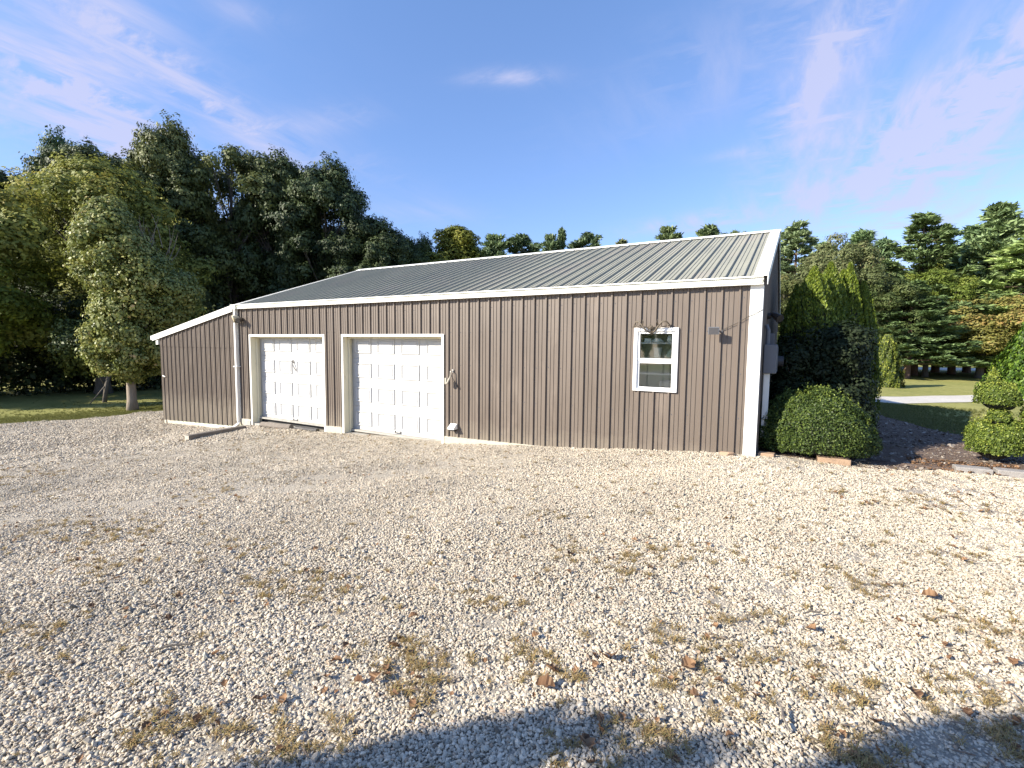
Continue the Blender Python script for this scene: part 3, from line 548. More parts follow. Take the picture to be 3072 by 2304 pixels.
# ------------------------------------------------------------------ things on the ground
def gpt(x, y, dz=0): return (x, y, float(gz(x, y))+dz)
tb = thing('timber', 'weathered timber lying on the gravel under the downspout', 'timber', gpt(-10.95, -1.12, .0), math.atan2(1.40, -.22)-PI/2)
mb = MB().box(-.07, .07, -.72, .74, -.02, .085); mb.build('beam', K['wood'], tb, bevel=.008)
MB().box(-.062, .062, -.723, -.7205, -.012, .077).build('cut_end', K['board'], tb)
for i, (xa, xb, r, yy, rr, lb) in enumerate(((-10.85, -9.75, .085, -.06, .04, 'grey half round log lying under the left garage door'), (-9.55, -8.75, .06, -.03, -.03, 'dark short log lying beside the grey log at the left garage door'))):
    mb = MB(); zz = float(gz(xa, -.08))
    mb.tube([(xa, yy, zz+r*.55), (xa+(xb-xa)*.33, yy+.01, zz+r*.65), (xa+(xb-xa)*.66, yy-.01, zz+r*.7), (xb, yy+rr, float(gz(xb, -.08))+r*.45)], [r*.9, r*1.02, r, r*.88], 10)
    tag(mb.build('log', K['wood'] if i == 0 else K['dark_metal'], None, bevel=.004), lb, 'log', 'logs at the left garage door')
mb = MB()
bm = bmesh.new(); bmesh.ops.create_icosphere(bm, subdivisions=2, radius=.075)
for v in bm.verts: v.co.z *= .45; v.co.x *= 1.4; v.co += v.normal*random.uniform(-.012, .012)
me = bpy.data.meshes.new('rock'); bm.to_mesh(me); bm.free(); me.materials.append(K['brick']); o = link('rock', me, None, gpt(-.06, -.16, .02)); tag(o, 'flat brown rock at the foot of the right wall corner', 'rock')
bl = [(2.62, 1.02, .37, .04), (3.02, 1.0, .40, .02), (3.43, 1.0, .40, .0), (3.85, 1.0, .4, -.02), (4.27, .99, .4, .0)]
BL = ['leftmost grey paver block edging the bed under the tiered bush', 'second grey paver block edging the bed, left of the frame edge', 'third grey paver block of the bed edging', 'fourth grey paver block of the bed edging', 'fifth grey paver block of the bed edging']
for i, (xx, yy, ln, rz_) in enumerate(bl[:3]):
    o = MB().box(0, ln, -.09, .09, -.03, .085).build('edging_block', K['kerb'], None, bevel=.008); o.location = gpt(xx, yy); o.rotation_euler[2] = rz_; tag(o, BL[i], 'paver', 'blocks edging the right bed')
o = MB().box(-.19, .19, -.09, .09, -.03, .075).build('edging_brick', K['brick'], None, bevel=.006); o.location = gpt(1.22, .38, .0); o.rotation_euler[2] = .08; tag(o, 'tan brick at the foot of the round clipped bush', 'brick')
o = MB().box(-.10, .10, -.07, .07, -.03, .05).build('edging_brick', K['brick'], None, bevel=.006); o.location = gpt(.42, .12, .0); o.rotation_euler[2] = -.1; tag(o, 'tan brick half buried beside the white corner trim', 'brick')
# ------------------------------------------------------------------ foliage
def unit(v): return v/np.maximum(np.linalg.norm(v, axis=1, keepdims=True), 1e-9)
def leaves(P, Nn, S, asp=.55, spin=None, droop=0):
    """one folded leaf (or leaf spray) per point: rhombus in the plane across Nn"""
    n = len(P); a = rng.normal(size=(n, 3)) if spin is None else spin
    T = unit(a-(a*Nn).sum(1, keepdims=True)*Nn); B = np.cross(Nn, T); S = np.asarray(S)[:, None]
    t = T*S*.5; b = B*S*.5*asp; up = Nn*S*.08
    V = np.stack([P-t, P+b+up, P+t-np.array([0, 0, 1])*S*droop, P-b+up], 1).reshape(-1, 3)
    return V, np.arange(4*n).reshape(n, 4)
def rdir(n): return unit(rng.normal(size=(n, 3)))
def lobe_points(lobes, n, top=.35, jag=.22, spread=.45):
    """points and normals over the outer skin of many small leaf masses"""
    Lb = np.array(lobes); w = Lb[:, 3]**2; idx = rng.choice(len(Lb), n, p=w/w.sum()); d = rdir(n); d[:, 2] += top; d = unit(d)
    ph = Lb[idx, 0]*7+Lb[idx, 1]*5; k = 1+jag*(np.sin(d[:, 0]*5+ph)*np.cos(d[:, 1]*6-ph)+.6*np.sin(d[:, 2]*9+ph*2))
    r = Lb[idx, 3]*k*(rng.random(n)**.45*.45+.62); c = Lb[idx, :3]; sq = Lb[idx, 4] if Lb.shape[1] > 4 else np.ones(n)
    P = c+d*r[:, None]*np.stack([np.ones(n), np.ones(n), sq], 1); Nn = unit(d+rdir(n)*spread+np.array([0, 0, .25]))
    return P, Nn, idx
def limbs(mb, base, trunk_top, r0, lobes, n, rnd):
    bx = Vector(base); tt = Vector(trunk_top); mb.tube([bx+Vector((0, 0, -.15)), bx+(tt-bx)*.06, bx+(tt-bx)*.35+Vector((r0*.3, 0, 0)), bx+(tt-bx)*.7-Vector((0, r0*.3, 0)), tt], [r0*1.5, r0*1.05, r0*.85, r0*.55, r0*.15], 9)
    order = sorted(range(len(lobes)), key=lambda i: rnd.random())[:n]
    for i in order:
        c = Vector(lobes[i][:3]); f = max(.18, min(.8, (c.z-bx.z)/(tt.z-bx.z)-.28)); s = bx+(tt-bx)*f; m = s.lerp(c, .5)+Vector((0, 0, -.05*(c-s).length))
        rr = r0*(.42-.25*f); mb.tube([s, m, s.lerp(c, 1.0)], [rr, rr*.6, rr*.2], 5, cap=False)
        for q in range(2):
            e_ = m.lerp(c, .6)+Vector((rnd.uniform(-1, 1), rnd.uniform(-1, 1), rnd.uniform(0, 1)))*lobes[i][3]*.8; mb.tube([m, e_], [rr*.4, rr*.12], 4, cap=False)
def crown_lobes(rnd, rx, ry, rz_, cz, n, r0, r1, shape=lambda t: 1, inner=.15):
    out = []
    for i in range(n):
        t = rnd.random(); u = rnd.uniform(0, 2*PI); h = -1+2*t; rad = math.sqrt(max(.04, 1-h*h))*shape(t)*(1 if rnd.random() > inner else rnd.uniform(.2, .7)); k = rnd.uniform(.72, 1.0)
        out.append((rx*rad*k*math.cos(u), ry*rad*k*math.sin(u), cz+rz_*h*rnd.uniform(.85, 1), rnd.uniform(r0, r1), .8))
    out.append((0, 0, cz, r1, 1)); return out
def tree_meshes(seed, H, rx, rz_, cz, nl, r0, r1, nleaf, leaf, lm, trunk_r, bark='bark', shape=lambda t: 1, nlimb=14, asp=.6, jag=.25, top=.35, sizes=(.6, 1.3), extra=None):
    rnd = random.Random(seed); lb = crown_lobes(rnd, rx, rx, rz_, cz, nl, r0, r1, shape)
    if extra: lb += extra
    P, Nn, idx = lobe_points(lb, nleaf, top, jag); S = leaf*rng.uniform(*sizes, len(P)); V, Fq = leaves(P, Nn, S, asp)
    lt = np.array([rnd.random() for _ in lb])[idx]; tint = np.clip(lt*.45+rng.random(len(P))*.5+(P[:, 2]-cz)/rz_*.06, 0, 1)
    cm = mesh_np('crown', V, Fq, lm, tint); mb = MB(); limbs(mb, (0, 0, 0), (0, 0, cz+rz_*.55), trunk_r, lb, nlimb, rnd); tm = mb.mesh('trunk', K[bark], smooth=True)
    return tm, cm
def place_tree(name, meshes, label, loc, rz=0, sc=(1, 1, 1), group=None, color=None, cat='tree'):
    r = thing(name, label, cat, loc, rz, group); r.scale = sc
    t = link('trunk', meshes[0], r); c = link('crown', meshes[1], r)
    if color: c.color = (*color, 1)
    return r
G_dark = leafmat('dark_green_leaves', [(0, (.030, .042, .018)), (.5, (.075, .092, .036)), (1, (.15, .165, .065))], .18, .55, .3)
G_olive = leafmat('olive_green_leaves', [(0, (.12, .14, .03)), (.5, (.28, .29, .06)), (.85, (.44, .41, .09)), (1, (.52, .40, .10))], .32, .6, .25)
G_maple = leafmat('maple_leaves', [(0, (.08, .11, .025)), (.5, (.22, .25, .065)), (.9, (.42, .40, .13)), (1, (.50, .34, .15))], .3, .5, .45)
G_pine = leafmat('blue_green_pine_needles', [(0, (.05, .07, .035)), (.5, (.12, .15, .075)), (1, (.21, .24, .12))], .15, .55, .4)
G_gold = leafmat('golden_turning_leaves', [(0, (.10, .12, .03)), (.5, (.26, .25, .07)), (.8, (.36, .28, .09)), (1, (.42, .22, .09))], .35, .5, .3)
G_rust = leafmat('rusty_green_leaves', [(0, (.06, .08, .03)), (.5, (.13, .155, .06)), (.85, (.20, .20, .09)), (1, (.27, .19, .11))], .25, .6, .25)
G_shade = leafmat('shade_dark_leaves', [(0, (.012, .02, .008)), (.5, (.025, .036, .015)), (1, (.05, .06, .028))], .1, .6, .2)  # near-black leaf colour carries the shade of the garage corner
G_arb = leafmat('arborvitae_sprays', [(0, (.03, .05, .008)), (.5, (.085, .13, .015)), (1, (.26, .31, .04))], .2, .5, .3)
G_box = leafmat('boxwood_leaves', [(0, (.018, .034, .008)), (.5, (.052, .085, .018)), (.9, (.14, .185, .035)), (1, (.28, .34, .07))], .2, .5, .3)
G_lime = leafmat('yellow_green_holly_leaves', [(0, (.025, .045, .008)), (.5, (.085, .125, .02)), (.9, (.20, .25, .04)), (1, (.36, .38, .07))], .2, .5, .3)

# --- woods on the left and behind
wv = []
for sd, (rx, rz_, cz, nl) in enumerate(((4.2, 5.4, 8.6, 60), (4.8, 5.0, 8.8, 64), (3.8, 5.8, 8.4, 56))):
    wv.append(tree_meshes(sd+1, 14, rx, rz_, cz, int(nl*1.7), .45, 1.15, 88000, .195, G_dark, .30, nlimb=26, asp=.62, jag=.42, top=.2, shape=lambda t: 1.0-.25*abs(t-.45)))
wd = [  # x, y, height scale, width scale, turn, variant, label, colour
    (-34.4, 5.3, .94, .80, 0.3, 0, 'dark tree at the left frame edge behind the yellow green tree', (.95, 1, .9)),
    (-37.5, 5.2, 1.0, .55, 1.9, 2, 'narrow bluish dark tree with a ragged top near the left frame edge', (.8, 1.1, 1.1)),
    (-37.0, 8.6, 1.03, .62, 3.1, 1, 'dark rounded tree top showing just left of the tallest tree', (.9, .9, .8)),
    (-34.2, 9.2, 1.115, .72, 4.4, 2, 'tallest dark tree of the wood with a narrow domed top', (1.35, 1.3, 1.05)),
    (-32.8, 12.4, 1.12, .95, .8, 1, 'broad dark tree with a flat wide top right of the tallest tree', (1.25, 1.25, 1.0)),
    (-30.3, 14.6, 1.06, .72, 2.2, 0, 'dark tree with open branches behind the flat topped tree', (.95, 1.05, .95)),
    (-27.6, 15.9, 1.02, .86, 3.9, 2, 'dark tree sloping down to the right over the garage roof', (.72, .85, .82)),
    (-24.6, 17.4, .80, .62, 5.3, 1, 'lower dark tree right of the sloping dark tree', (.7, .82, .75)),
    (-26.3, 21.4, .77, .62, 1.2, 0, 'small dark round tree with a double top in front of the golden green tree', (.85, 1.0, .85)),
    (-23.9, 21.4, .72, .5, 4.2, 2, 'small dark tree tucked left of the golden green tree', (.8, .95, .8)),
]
woods_g = 'trees of the dark wood'
first = None
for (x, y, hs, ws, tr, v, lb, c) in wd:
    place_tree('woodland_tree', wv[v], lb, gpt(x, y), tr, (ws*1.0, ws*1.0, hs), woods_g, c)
# second rank fills the gaps low down
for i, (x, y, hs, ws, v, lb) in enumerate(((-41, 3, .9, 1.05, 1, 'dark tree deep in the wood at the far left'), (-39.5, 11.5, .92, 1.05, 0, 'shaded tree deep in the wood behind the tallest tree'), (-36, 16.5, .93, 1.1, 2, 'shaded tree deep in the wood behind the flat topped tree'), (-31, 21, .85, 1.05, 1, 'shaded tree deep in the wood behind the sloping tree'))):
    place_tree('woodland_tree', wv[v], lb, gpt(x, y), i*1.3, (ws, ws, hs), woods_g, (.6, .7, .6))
# yellow green tree behind the maple
ym_ = tree_meshes(21, 10, 3.9, 4.9, 5.9, 110, .45, 1.0, 95000, .165, G_olive, .26, nlimb=24, jag=.4, top=.2, shape=lambda t: .72+.4*math.sin(min(t*1.5, 1)*PI*.9))
place_tree('broadleaf_tree', ym_, 'large yellow green tree turning colour behind the maple on the left lawn', gpt(-28.8, 3.3), .5, (1.1, 1.1, 1.0), None, (.80, .84, .95))
place_tree('broadleaf_tree', ym_, 'green tree half cut by the left frame edge', gpt(-30.0, -2.4), 2.8, (1.0, 1.0, .85), None, (.55, .65, .5))
# golden green tree above the roof
gg = tree_meshes(25, 10, 2.4, 4.4, 6.6, 70, .35, .8, 42000, .18, G_olive, .2, nlimb=14, jag=.25, shape=lambda t: 1.15-.75*t)
place_tree('broadleaf_tree', gg, 'golden green pointed tree above the left part of the roof', gpt(-21.9, 23.1), 0, (1.3, 1.3, 1.07), None, (.55, .60, .50))
# understory of the wood edge
P = []
lb = []
rnd = random.Random(5)
for (x0, y0), (x1, y1), n in (((-31.5, -6), (-31, 4), 26), ((-31, 4), (-28, 11), 30), ((-28, 11), (-22, 17), 34), ((-22, 17), (-14, 27), 40), ((-36, -4), (-33, 8), 30), ((-33, 8), (-28, 18), 40), ((-33, -2), (-30, 7), 26)):
    for i in range(n):
        t = rnd.random(); x = x0+(x1-x0)*t+rnd.uniform(-1, 1); y = y0+(y1-y0)*t+rnd.uniform(-1, 1); lb.append((x, y, float(gz(x, y))+rnd.uniform(.2, 4.2), rnd.uniform(.8, 1.5), .9))
P, Nn, idx = lobe_points(lb, 80000, .3, .25); V, Fq = leaves(P, Nn, .24*rng.uniform(.6, 1.3, len(P)), .6)
o = link('undergrowth', mesh_np('undergrowth', V, Fq, G_dark, rng.random(len(P))*.8)); tag(o, kind='stuff'); o.color = (.55, .65, .55, 1)
# far belt of trees closing the horizon
lb = []
for i in range(420):
    a = rnd.uniform(-.95, .75); R_ = rnd.uniform(70, 92); x = .65+R_*math.sin(a); y = -7.5+R_*math.cos(a); hmax = 7.5 if a < 0.05 else 6.5
    if -30 < x < 35 or True: lb.append((x, y, rnd.uniform(.3, hmax), rnd.uniform(1.6, 3), .9))
P, Nn, idx = lobe_points(lb, 70000, .35, .3); V, Fq = leaves(P, Nn, .6*rng.uniform(.6, 1.3, len(P)), .65)
o = link('distant_wood', mesh_np('distant_wood', V, Fq, G_rust, np.clip(np.array([rnd.random() for _ in lb])[idx]*.5+rng.random(len(P))*.4, 0, 1))); tag(o, kind='stuff'); o.color = (.5, .62, .5, 1)

# --- maple in front of the lawn, drawn from the outline of its crown
def outline_lobes(rnd, prof_, n, r0, r1):
    """prof_: (z, centre x, radius) rows; lobes fill the skin of that body"""
    z = np.array([p[0] for p in prof_]); c = np.array([p[1] for p in prof_]); r = np.array([p[2] for p in prof_]); wgt = r/np.sum(r); out = []
    for i in range(n):
        zz = rnd.uniform(z[0], z[-1]); R_ = float(np.interp(zz, z, r))
        if rnd.random() > (R_+.4)/(r.max()+.4): continue
        u = rnd.uniform(0, 2*PI); lr = min(rnd.uniform(r0, r1), max(.18, R_*.75)); k = max(0, R_-lr*.8)*(1 if rnd.random() > .2 else rnd.random())
        out.append((float(np.interp(zz, z, c))+k*math.cos(u), k*math.sin(u), zz, lr, .85))
    return out
lb = outline_lobes(random.Random(11), [(1.35, .15, .4), (1.6, .2, 1.25), (2.2, .0, 1.6), (3.2, .1, 1.6), (3.9, .5, 1.7), (4.6, .9, 1.95), (5.2, .3, 2.0), (6.0, -.3, 1.5), (6.8, -.5, 1.1), (7.4, -.5, .7), (7.8, -.35, .3)], 620, .2, .46)
P, Nn, idx = lobe_points(lb, 95000, .15, .4); V, Fq = leaves(P, Nn, .112*rng.uniform(.6, 1.35, len(P)), .75)
lt = np.array([rnd.random() for _ in lb])[idx]; mb = MB(); limbs(mb, (0, 0, 0), (-.2, 0, 6.6), .17, lb, 30, random.Random(3))
mp_ = thing('maple_tree', 'maple with a straight pale trunk and dense yellow green crown on the left lawn', 'tree', gpt(-20.44, 1.09), math.radians(67)); mp_.scale = (.87, .87, .95)
link('trunk', mb.mesh('trunk', mat('pale_maple_bark', (.27, .22, .17), .85, noise=(12, .25, (1, 1, .3)), bump=(20, .6, (1, 1, .3))), smooth=True), mp_); link('crown', mesh_np('crown', V, Fq, G_maple, np.clip(lt*.4+rng.random(len(P))*.6, 0, 1)), mp_)
# bare twigs at its shoulder
mb = MB(); rnd = random.Random(8)
for i in range(26):
    b0 = Vector((rnd.uniform(.2, 1.5), rnd.uniform(-.6, .6), rnd.uniform(5.6, 6.4))); e0 = b0+Vector((rnd.uniform(-.35, .5), rnd.uniform(-.3, .3), rnd.uniform(.7, 1.5))); mb.tube([b0, b0.lerp(e0, .5)+Vector((.05, 0, 0)), e0], [.02, .014, .004], 4, cap=False)
mb.build('bare_twigs', K['wood'], mp_)
# sapling leaning behind it
sp = thing('sapling', 'thin forked sapling with a leaning trunk left of the maple', 'tree', gpt(-24.4, 1.7))
mb = MB(); mb.tube([(0, 0, -.1), (.05, .1, .8), (.12, .35, 1.6), (.1, .75, 2.5)], [.09, .07, .055, .02], 7); mb.tube([(0, .05, .7), (-.1, -.25, 1.4), (-.1, -.35, 2.1)], [.04, .03, .012], 6); mb.tube([(.02, -.5, -.05), (.03, -.2, .35), (.05, .1, .75)], [.02, .025, .03], 6); link('trunk', mb.mesh('trunk', K['bark'], smooth=True), sp)
lb = [(random.uniform(-.7, .7), random.uniform(-1.3, 1.3), random.uniform(1.9, 3.4), random.uniform(.3, .6), .9) for _ in range(22)]
P, Nn, idx = lobe_points(lb, 7000, .3, .25); V, Fq = leaves(P, Nn, .13*rng.uniform(.6, 1.3, len(P)), .6); o = link('crown', mesh_np('crown', V, Fq, G_dark, rng.random(len(P))), sp); o.color = (1.0, 1.1, .8, 1)

# --- pines
def pine_meshes(seed, H, R_, nwh, nb, nneed, ln, base=.12, lm=None, power=.85, up=.15, bark='bark_red', open_=0.0):
    rnd = random.Random(seed); mb = MB(); mb.tube([(0, 0, -.2), (0, 0, .1), (.04, 0, H*.5), (0, .03, H)], [H*.022, H*.017, H*.010, .02], 8); PP = []; DD = []; WW = []
    for w_ in range(nwh):
        t = w_/(nwh-1); z = H*(base+(1-base)*t*.985); rr = R_*(1-t)**power*(1 if t > .1 else .85)+.15
        for b in range(max(3, int(nb*(1-.45*t)))):
            a = rnd.uniform(0, 2*PI); ll = rr*rnd.uniform(.62, 1.12)*(1 if rnd.random() > open_ else .5); rise = up*(.4+1.1*t)+rnd.uniform(-.08, .08)
            tip = Vector((math.cos(a)*ll, math.sin(a)*ll, rise*ll)); b0 = Vector((0, 0, z+rnd.uniform(-.12, .12)*H/nwh)); mid = b0+tip*.55+Vector((0, 0, -.07*ll)); end = b0+tip+Vector((0, 0, .04*ll))
            mb.tube([b0, mid, end], [.014*H*(1-t)*.35+.012, .018, .006], 4, cap=False)
            for k in range(max(3, int(ll*3.6))):
                f = .22+.78*rnd.random()**.7; p = b0.lerp(mid, f/.55) if f < .55 else mid.lerp(end, (f-.55)/.45); side = Vector((-math.sin(a), math.cos(a), 0))*rnd.uniform(-1, 1)*ll*.30*(1.15-f); p = p+side+Vector((0, 0, rnd.uniform(-.04, .10)))
                PP.append(p); DD.append((tip.normalized()+side*.5/ll+Vector((0, 0, .35))).normalized()); WW.append(.5+.6*rnd.random())
    PP = np.array(PP); DD = np.array(DD); WW = np.array(WW); idx = rng.integers(0, len(PP), nneed); d = unit(DD[idx]+rdir(nneed)*.75); s = ln*WW[idx]*rng.uniform(.7, 1.3, nneed)
    cen = PP[idx]+d*s[:, None]*.45+rng.normal(size=(nneed, 3))*ln*np.array([.32, .32, .14]); nn = unit(np.cross(d, rdir(nneed))+np.array([0, 0, .5])); V, Fq = leaves(cen, nn, s, .28, spin=d)
    ti = np.clip(rng.random(nneed)*.6+np.array([rnd.random() for _ in PP])[idx]*.4, 0, 1)
    return mb.mesh('trunk', K[bark], smooth=True), mesh_np('crown', V, Fq, lm or G_pine, ti)
pv = [pine_meshes(1, 10, 3.2, 22, 9, 62000, .30, base=.16, power=.75, up=.22, open_=.25), pine_meshes(2, 10, 2.6, 20, 9, 30000, .45, base=.10, power=.8, up=.30, open_=.3), pine_meshes(3, 10, 3.0, 24, 10, 66000, .30, base=.09, power=.7, up=.18, open_=.15)]
pv.append(pine_meshes(7, 10, 2.6, 20, 11, 34000, .40, base=.12, power=.42, up=.34, open_=.35)); pv.append(pine_meshes(9, 10, 2.3, 17, 9, 30000, .42, base=.12, power=.5, up=.45, open_=.4))
pine_g = 'pines standing behind the garage'
pn = [  # px of the top, distance, height, width, variant, label, colour
    (1478, 706, 47, .62, 4, 'small pale pine top farthest left above the roof, right of the golden green tree', (1.05, 1.15, 1.0)), (1565, 703, 48, .68, 3, 'dense rounded pine top second from the left above the roof', (.75, .85, .7)),
    (1648, 705, 46, .42, 4, 'narrow pine top left of the tall spire pine above the roof', (.8, .9, .8)), (1686, 686, 46, .30, 1, 'thin spire pine top above the middle of the roof', (.85, .95, .8)), (1760, 698, 48, .58, 3, 'broad pine top right of the spire pine above the roof', (.75, .85, .75)),
    (1868, 720, 50, .42, 4, 'low brownish pine top barely showing above the roof', (1.1, .95, .7)), (1998, 683, 46, .5, 4, 'open spiky pine top above the right half of the roof', (.9, .95, .75)), (2130, 676, 46, .55, 3, 'pine top above the right end of the roof, left of the rake', (.9, .95, .7)), (2205, 696, 50, .4, 4, 'smallest pine tip peeking over the roof near the rake', (.9, .95, .8)),
]
def top_at(px, py, dist):
    d = view_dir(px, py); t = dist/math.hypot(d[0], d[1]); return CAM+d*t
for (px, py, ds, ws, v, lb_, c) in pn:
    T_ = top_at(px, py+12, ds); h = T_[2]/10.0
    place_tree('pine_tree', pv[v], lb_, (T_[0], T_[1], 0), px*.7, (ws*2.1, ws*2.1, h), pine_g, (c[0]*1.15, c[1]*1.2, c[2]*1.25))
rt_g = 'trees behind the right lawn'
for (px, py, ds, ws, v, lb_, c) in [
    (2395, 672, 40, 1.05, 2, 'grey green pine directly right of the garage ridge', (1.0, 1.05, 1.0)), (2655, 730, 44, .8, 1, 'blue green pine filling the gap left of the tall right pine', (.75, .9, .85)),
    (2775, 650, 40, 1.15, 0, 'tall dark pine with upswept open top over the right lawn', (.62, .72, .52)), (3000, 628, 44, 1.15, 1, 'pine with a ragged top near the right frame edge', (.9, 1.0, .85)),
    (3120, 700, 41, 1.35, 2, 'bright light green pine cut by the right frame edge', (1.35, 1.45, .95)), (2470, 735, 46, 1.0, 2, 'green pine peeking between the arborvitae tips and the rusty tree', (.8, 1.0, .8)), (2590, 705, 47, 1.1, 1, 'green pine top over the rusty broadleaf tree', (.85, 1.0, .85)), (2835, 740, 47, 1.2, 2, 'pine filling the gap right of the tall upswept pine', (.7, .9, .7)), (2935, 690, 48, 1.2, 1, 'pine top just left of the ragged right pine', (.8, .95, .8)), (2325, 720, 44, 1.0, 2, 'dark green pine hard against the garage rake', (.75, .9, .7)), (2880, 800, 44, 1.1, 0, 'shaded pine between the two tall right pines', (.6, .75, .55)), (2740, 850, 35.5, .85, 0, 'dark pine on the right lawn with a red brown trunk base', (.55, .68, .5))]:
    T_ = top_at(px, py, ds); h = T_[2]/10.0
    place_tree('pine_tree', pv[v], lb_, (T_[0], T_[1], 0), px*.3, (ws*1.25, ws*1.25, h), rt_g, tuple(q*1.75 for q in c))
rust = tree_meshes(31, 9, 3.2, 4.0, 5.2, 90, .4, .95, 70000, .14, G_rust, .2, nlimb=20, jag=.3)
for (px, py, ds, ws, lb_, c) in [(2530, 715, 36, .8, 'rusty green broadleaf tree behind the arborvitae', (1, 1, 1)), (2370, 830, 33, .62, 'rusty green tree between the gable and the arborvitae', (.85, .85, .7)), (2640, 830, 36, .8, 'dull green broadleaf tree right of the arborvitae', (.7, .8, .65)), (2800, 800, 39, .7, 'yellow green low tree in front of the tall right pine', (1.1, 1.25, .55))]:
    T_ = top_at(px, py, ds); h = T_[2]/9.4; place_tree('broadleaf_tree', rust, lb_, (T_[0], T_[1], 0), px*.2, (ws, ws, h), rt_g, c)
gold = tree_meshes(33, 5, 3.0, 1.75, 2.9, 60, .4, .75, 52000, .11, G_gold, .14, nlimb=26, jag=.3, shape=lambda t: 1.05-.25*t, top=.5)
place_tree('ornamental_tree', gold, 'spreading golden orange tree on the right lawn', (10.3, 30.9, 0), .4, (1.36, 1.36, .95), None, (1, 1, 1))
# conifer cone at the right edge and the slim clipped hedge column
def cone_shrub(seed, H, R_, n, leaf, lm, power=.9, wav=.12, label='', loc=(0, 0, 0), name='conifer', cat='tree', color=None, zb=0.0):
    t = rng.random(n)**1.15; u = rng.uniform(0, 2*PI, n); rr = R_*(1-t)**power*(1+wav*np.sin(u*5+t*7+seed)+wav*.7*np.sin(u*11-t*13)); rr = rr*(.72+.3*rng.random(n)**.5)
    P = np.stack([rr*np.cos(u), rr*np.sin(u), zb+H*t+rng.normal(size=n)*.03], 1); out_ = unit(np.stack([np.cos(u), np.sin(u), np.full(n, .5)], 1)); V, Fq = leaves(P, unit(out_+rdir(n)*.6), leaf*rng.uniform(.6, 1.3, n), .5, spin=unit(np.array([0, 0, 1.])+rdir(n)*.6))
    r = thing(name, label, cat, loc); mb = MB(); mb.tube([(0, 0, -.1), (0, 0, H*.8)], [R_*.07, .01], 7); link('trunk', mb.mesh('trunk', K['bark']), r)
    c = link('foliage', mesh_np('foliage', V, Fq, lm, rng.random(n)), r)
    if color: c.color = (*color, 1)
    cm = MB(); cm.tube([(0, 0, zb+.02*H), (0, 0, zb+H*.3), (0, 0, zb+H*.62), (0, 0, zb+H*.9)], [R_*.68, R_*.52*(1 if power < 1 else .9), R_*.3, R_*.05], 12); link('shade_core', cm.mesh('shade_core', K['core']), r)  # solid dark body added so gaps in the foliage read as shade
    return r
cone_shrub(4, 3.5, 1.55, 20000, .13, G_arb, .8, .1, 'bright green cone shaped conifer at the right frame edge', (8.35, 16.6, 0), color=(.55, .72, .6))
cone_shrub(6, 2.2, .60, 12000, .10, G_box, .35, .15, 'slim dark green column shrub on the lawn behind the hedge', (4.25, 18.9, 0), 'column_shrub', 'shrub', color=(1.25, 1.1, .9))

# --- arborvitae row by the gable
def arb(seed, H, R_, n, tops, label, loc):
    P = []; Nn = []; 
    tp = [(0, 0, H, R_)]+tops; wts = np.array([h*r for _, _, h, r in tp]); idx = rng.choice(len(tp), n, p=wts/wts.sum()); A = np.array(tp)[idx]
    t = rng.random(n)**.95; u = rng.uniform(0, 2*PI, n)
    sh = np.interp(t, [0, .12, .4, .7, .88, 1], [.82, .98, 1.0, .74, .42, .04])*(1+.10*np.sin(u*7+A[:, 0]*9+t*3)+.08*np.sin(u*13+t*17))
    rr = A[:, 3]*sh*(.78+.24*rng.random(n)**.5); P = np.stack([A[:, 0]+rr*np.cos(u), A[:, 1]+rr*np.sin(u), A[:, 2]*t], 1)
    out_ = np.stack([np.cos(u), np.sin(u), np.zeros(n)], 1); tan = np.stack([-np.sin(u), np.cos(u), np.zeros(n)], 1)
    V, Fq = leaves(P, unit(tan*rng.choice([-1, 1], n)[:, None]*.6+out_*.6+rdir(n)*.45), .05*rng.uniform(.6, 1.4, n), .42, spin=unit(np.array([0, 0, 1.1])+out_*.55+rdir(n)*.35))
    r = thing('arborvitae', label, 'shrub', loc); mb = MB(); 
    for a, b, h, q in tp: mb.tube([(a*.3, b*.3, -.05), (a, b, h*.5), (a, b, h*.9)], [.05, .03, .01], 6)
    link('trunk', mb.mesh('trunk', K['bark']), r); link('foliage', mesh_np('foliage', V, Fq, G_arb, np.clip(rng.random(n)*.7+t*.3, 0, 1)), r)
    cm = MB();  # solid dark columns added behind the sprays to deepen the shade
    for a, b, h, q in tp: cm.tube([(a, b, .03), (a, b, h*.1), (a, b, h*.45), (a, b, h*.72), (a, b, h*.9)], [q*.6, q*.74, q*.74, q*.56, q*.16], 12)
    link('shade_core', cm.mesh('shade_core', K['core']), r); return r
arb(1, 2.95, .44, 52000, [(.26, .3, 2.85, .28), (-.24, .28, 2.7, .28)], 'front arborvitae of the row, with a two pointed sunlit top', gpt(.92, 2.05))
arb(2, 3.1, .42, 50000, [(.3, .2, 3.1, .28), (-.26, -.2, 2.85, .28)], 'middle arborvitae of the row beside the gable', gpt(1.18, 2.75))
arb(3, 3.05, .42, 42000, [(.3, -.2, 2.8, .3)], 'rear arborvitae of the row, dark on its right side', gpt(1.42, 3.45))
lb = [(rnd.uniform(-.55, .5), rnd.uniform(-.35, .4), rnd.uniform(.2, 1.75), rnd.uniform(.2, .34), .95) for _ in range(110)]  # dense near-black shrub added so the shaded corner goes dark
P, Nn, idx = lobe_points(lb, 60000, .3, .18); V, Fq = leaves(P, Nn, .055*rng.uniform(.6, 1.3, len(P)), .6)
ys_ = thing('shade_filler_shrub', 'near black shrub added to deepen the shade under the arborvitae behind the round bush', 'shrub', gpt(1.08, 1.80)); link('foliage', mesh_np('foliage', V, Fq, G_shade, rng.random(len(P))*.6), ys_)
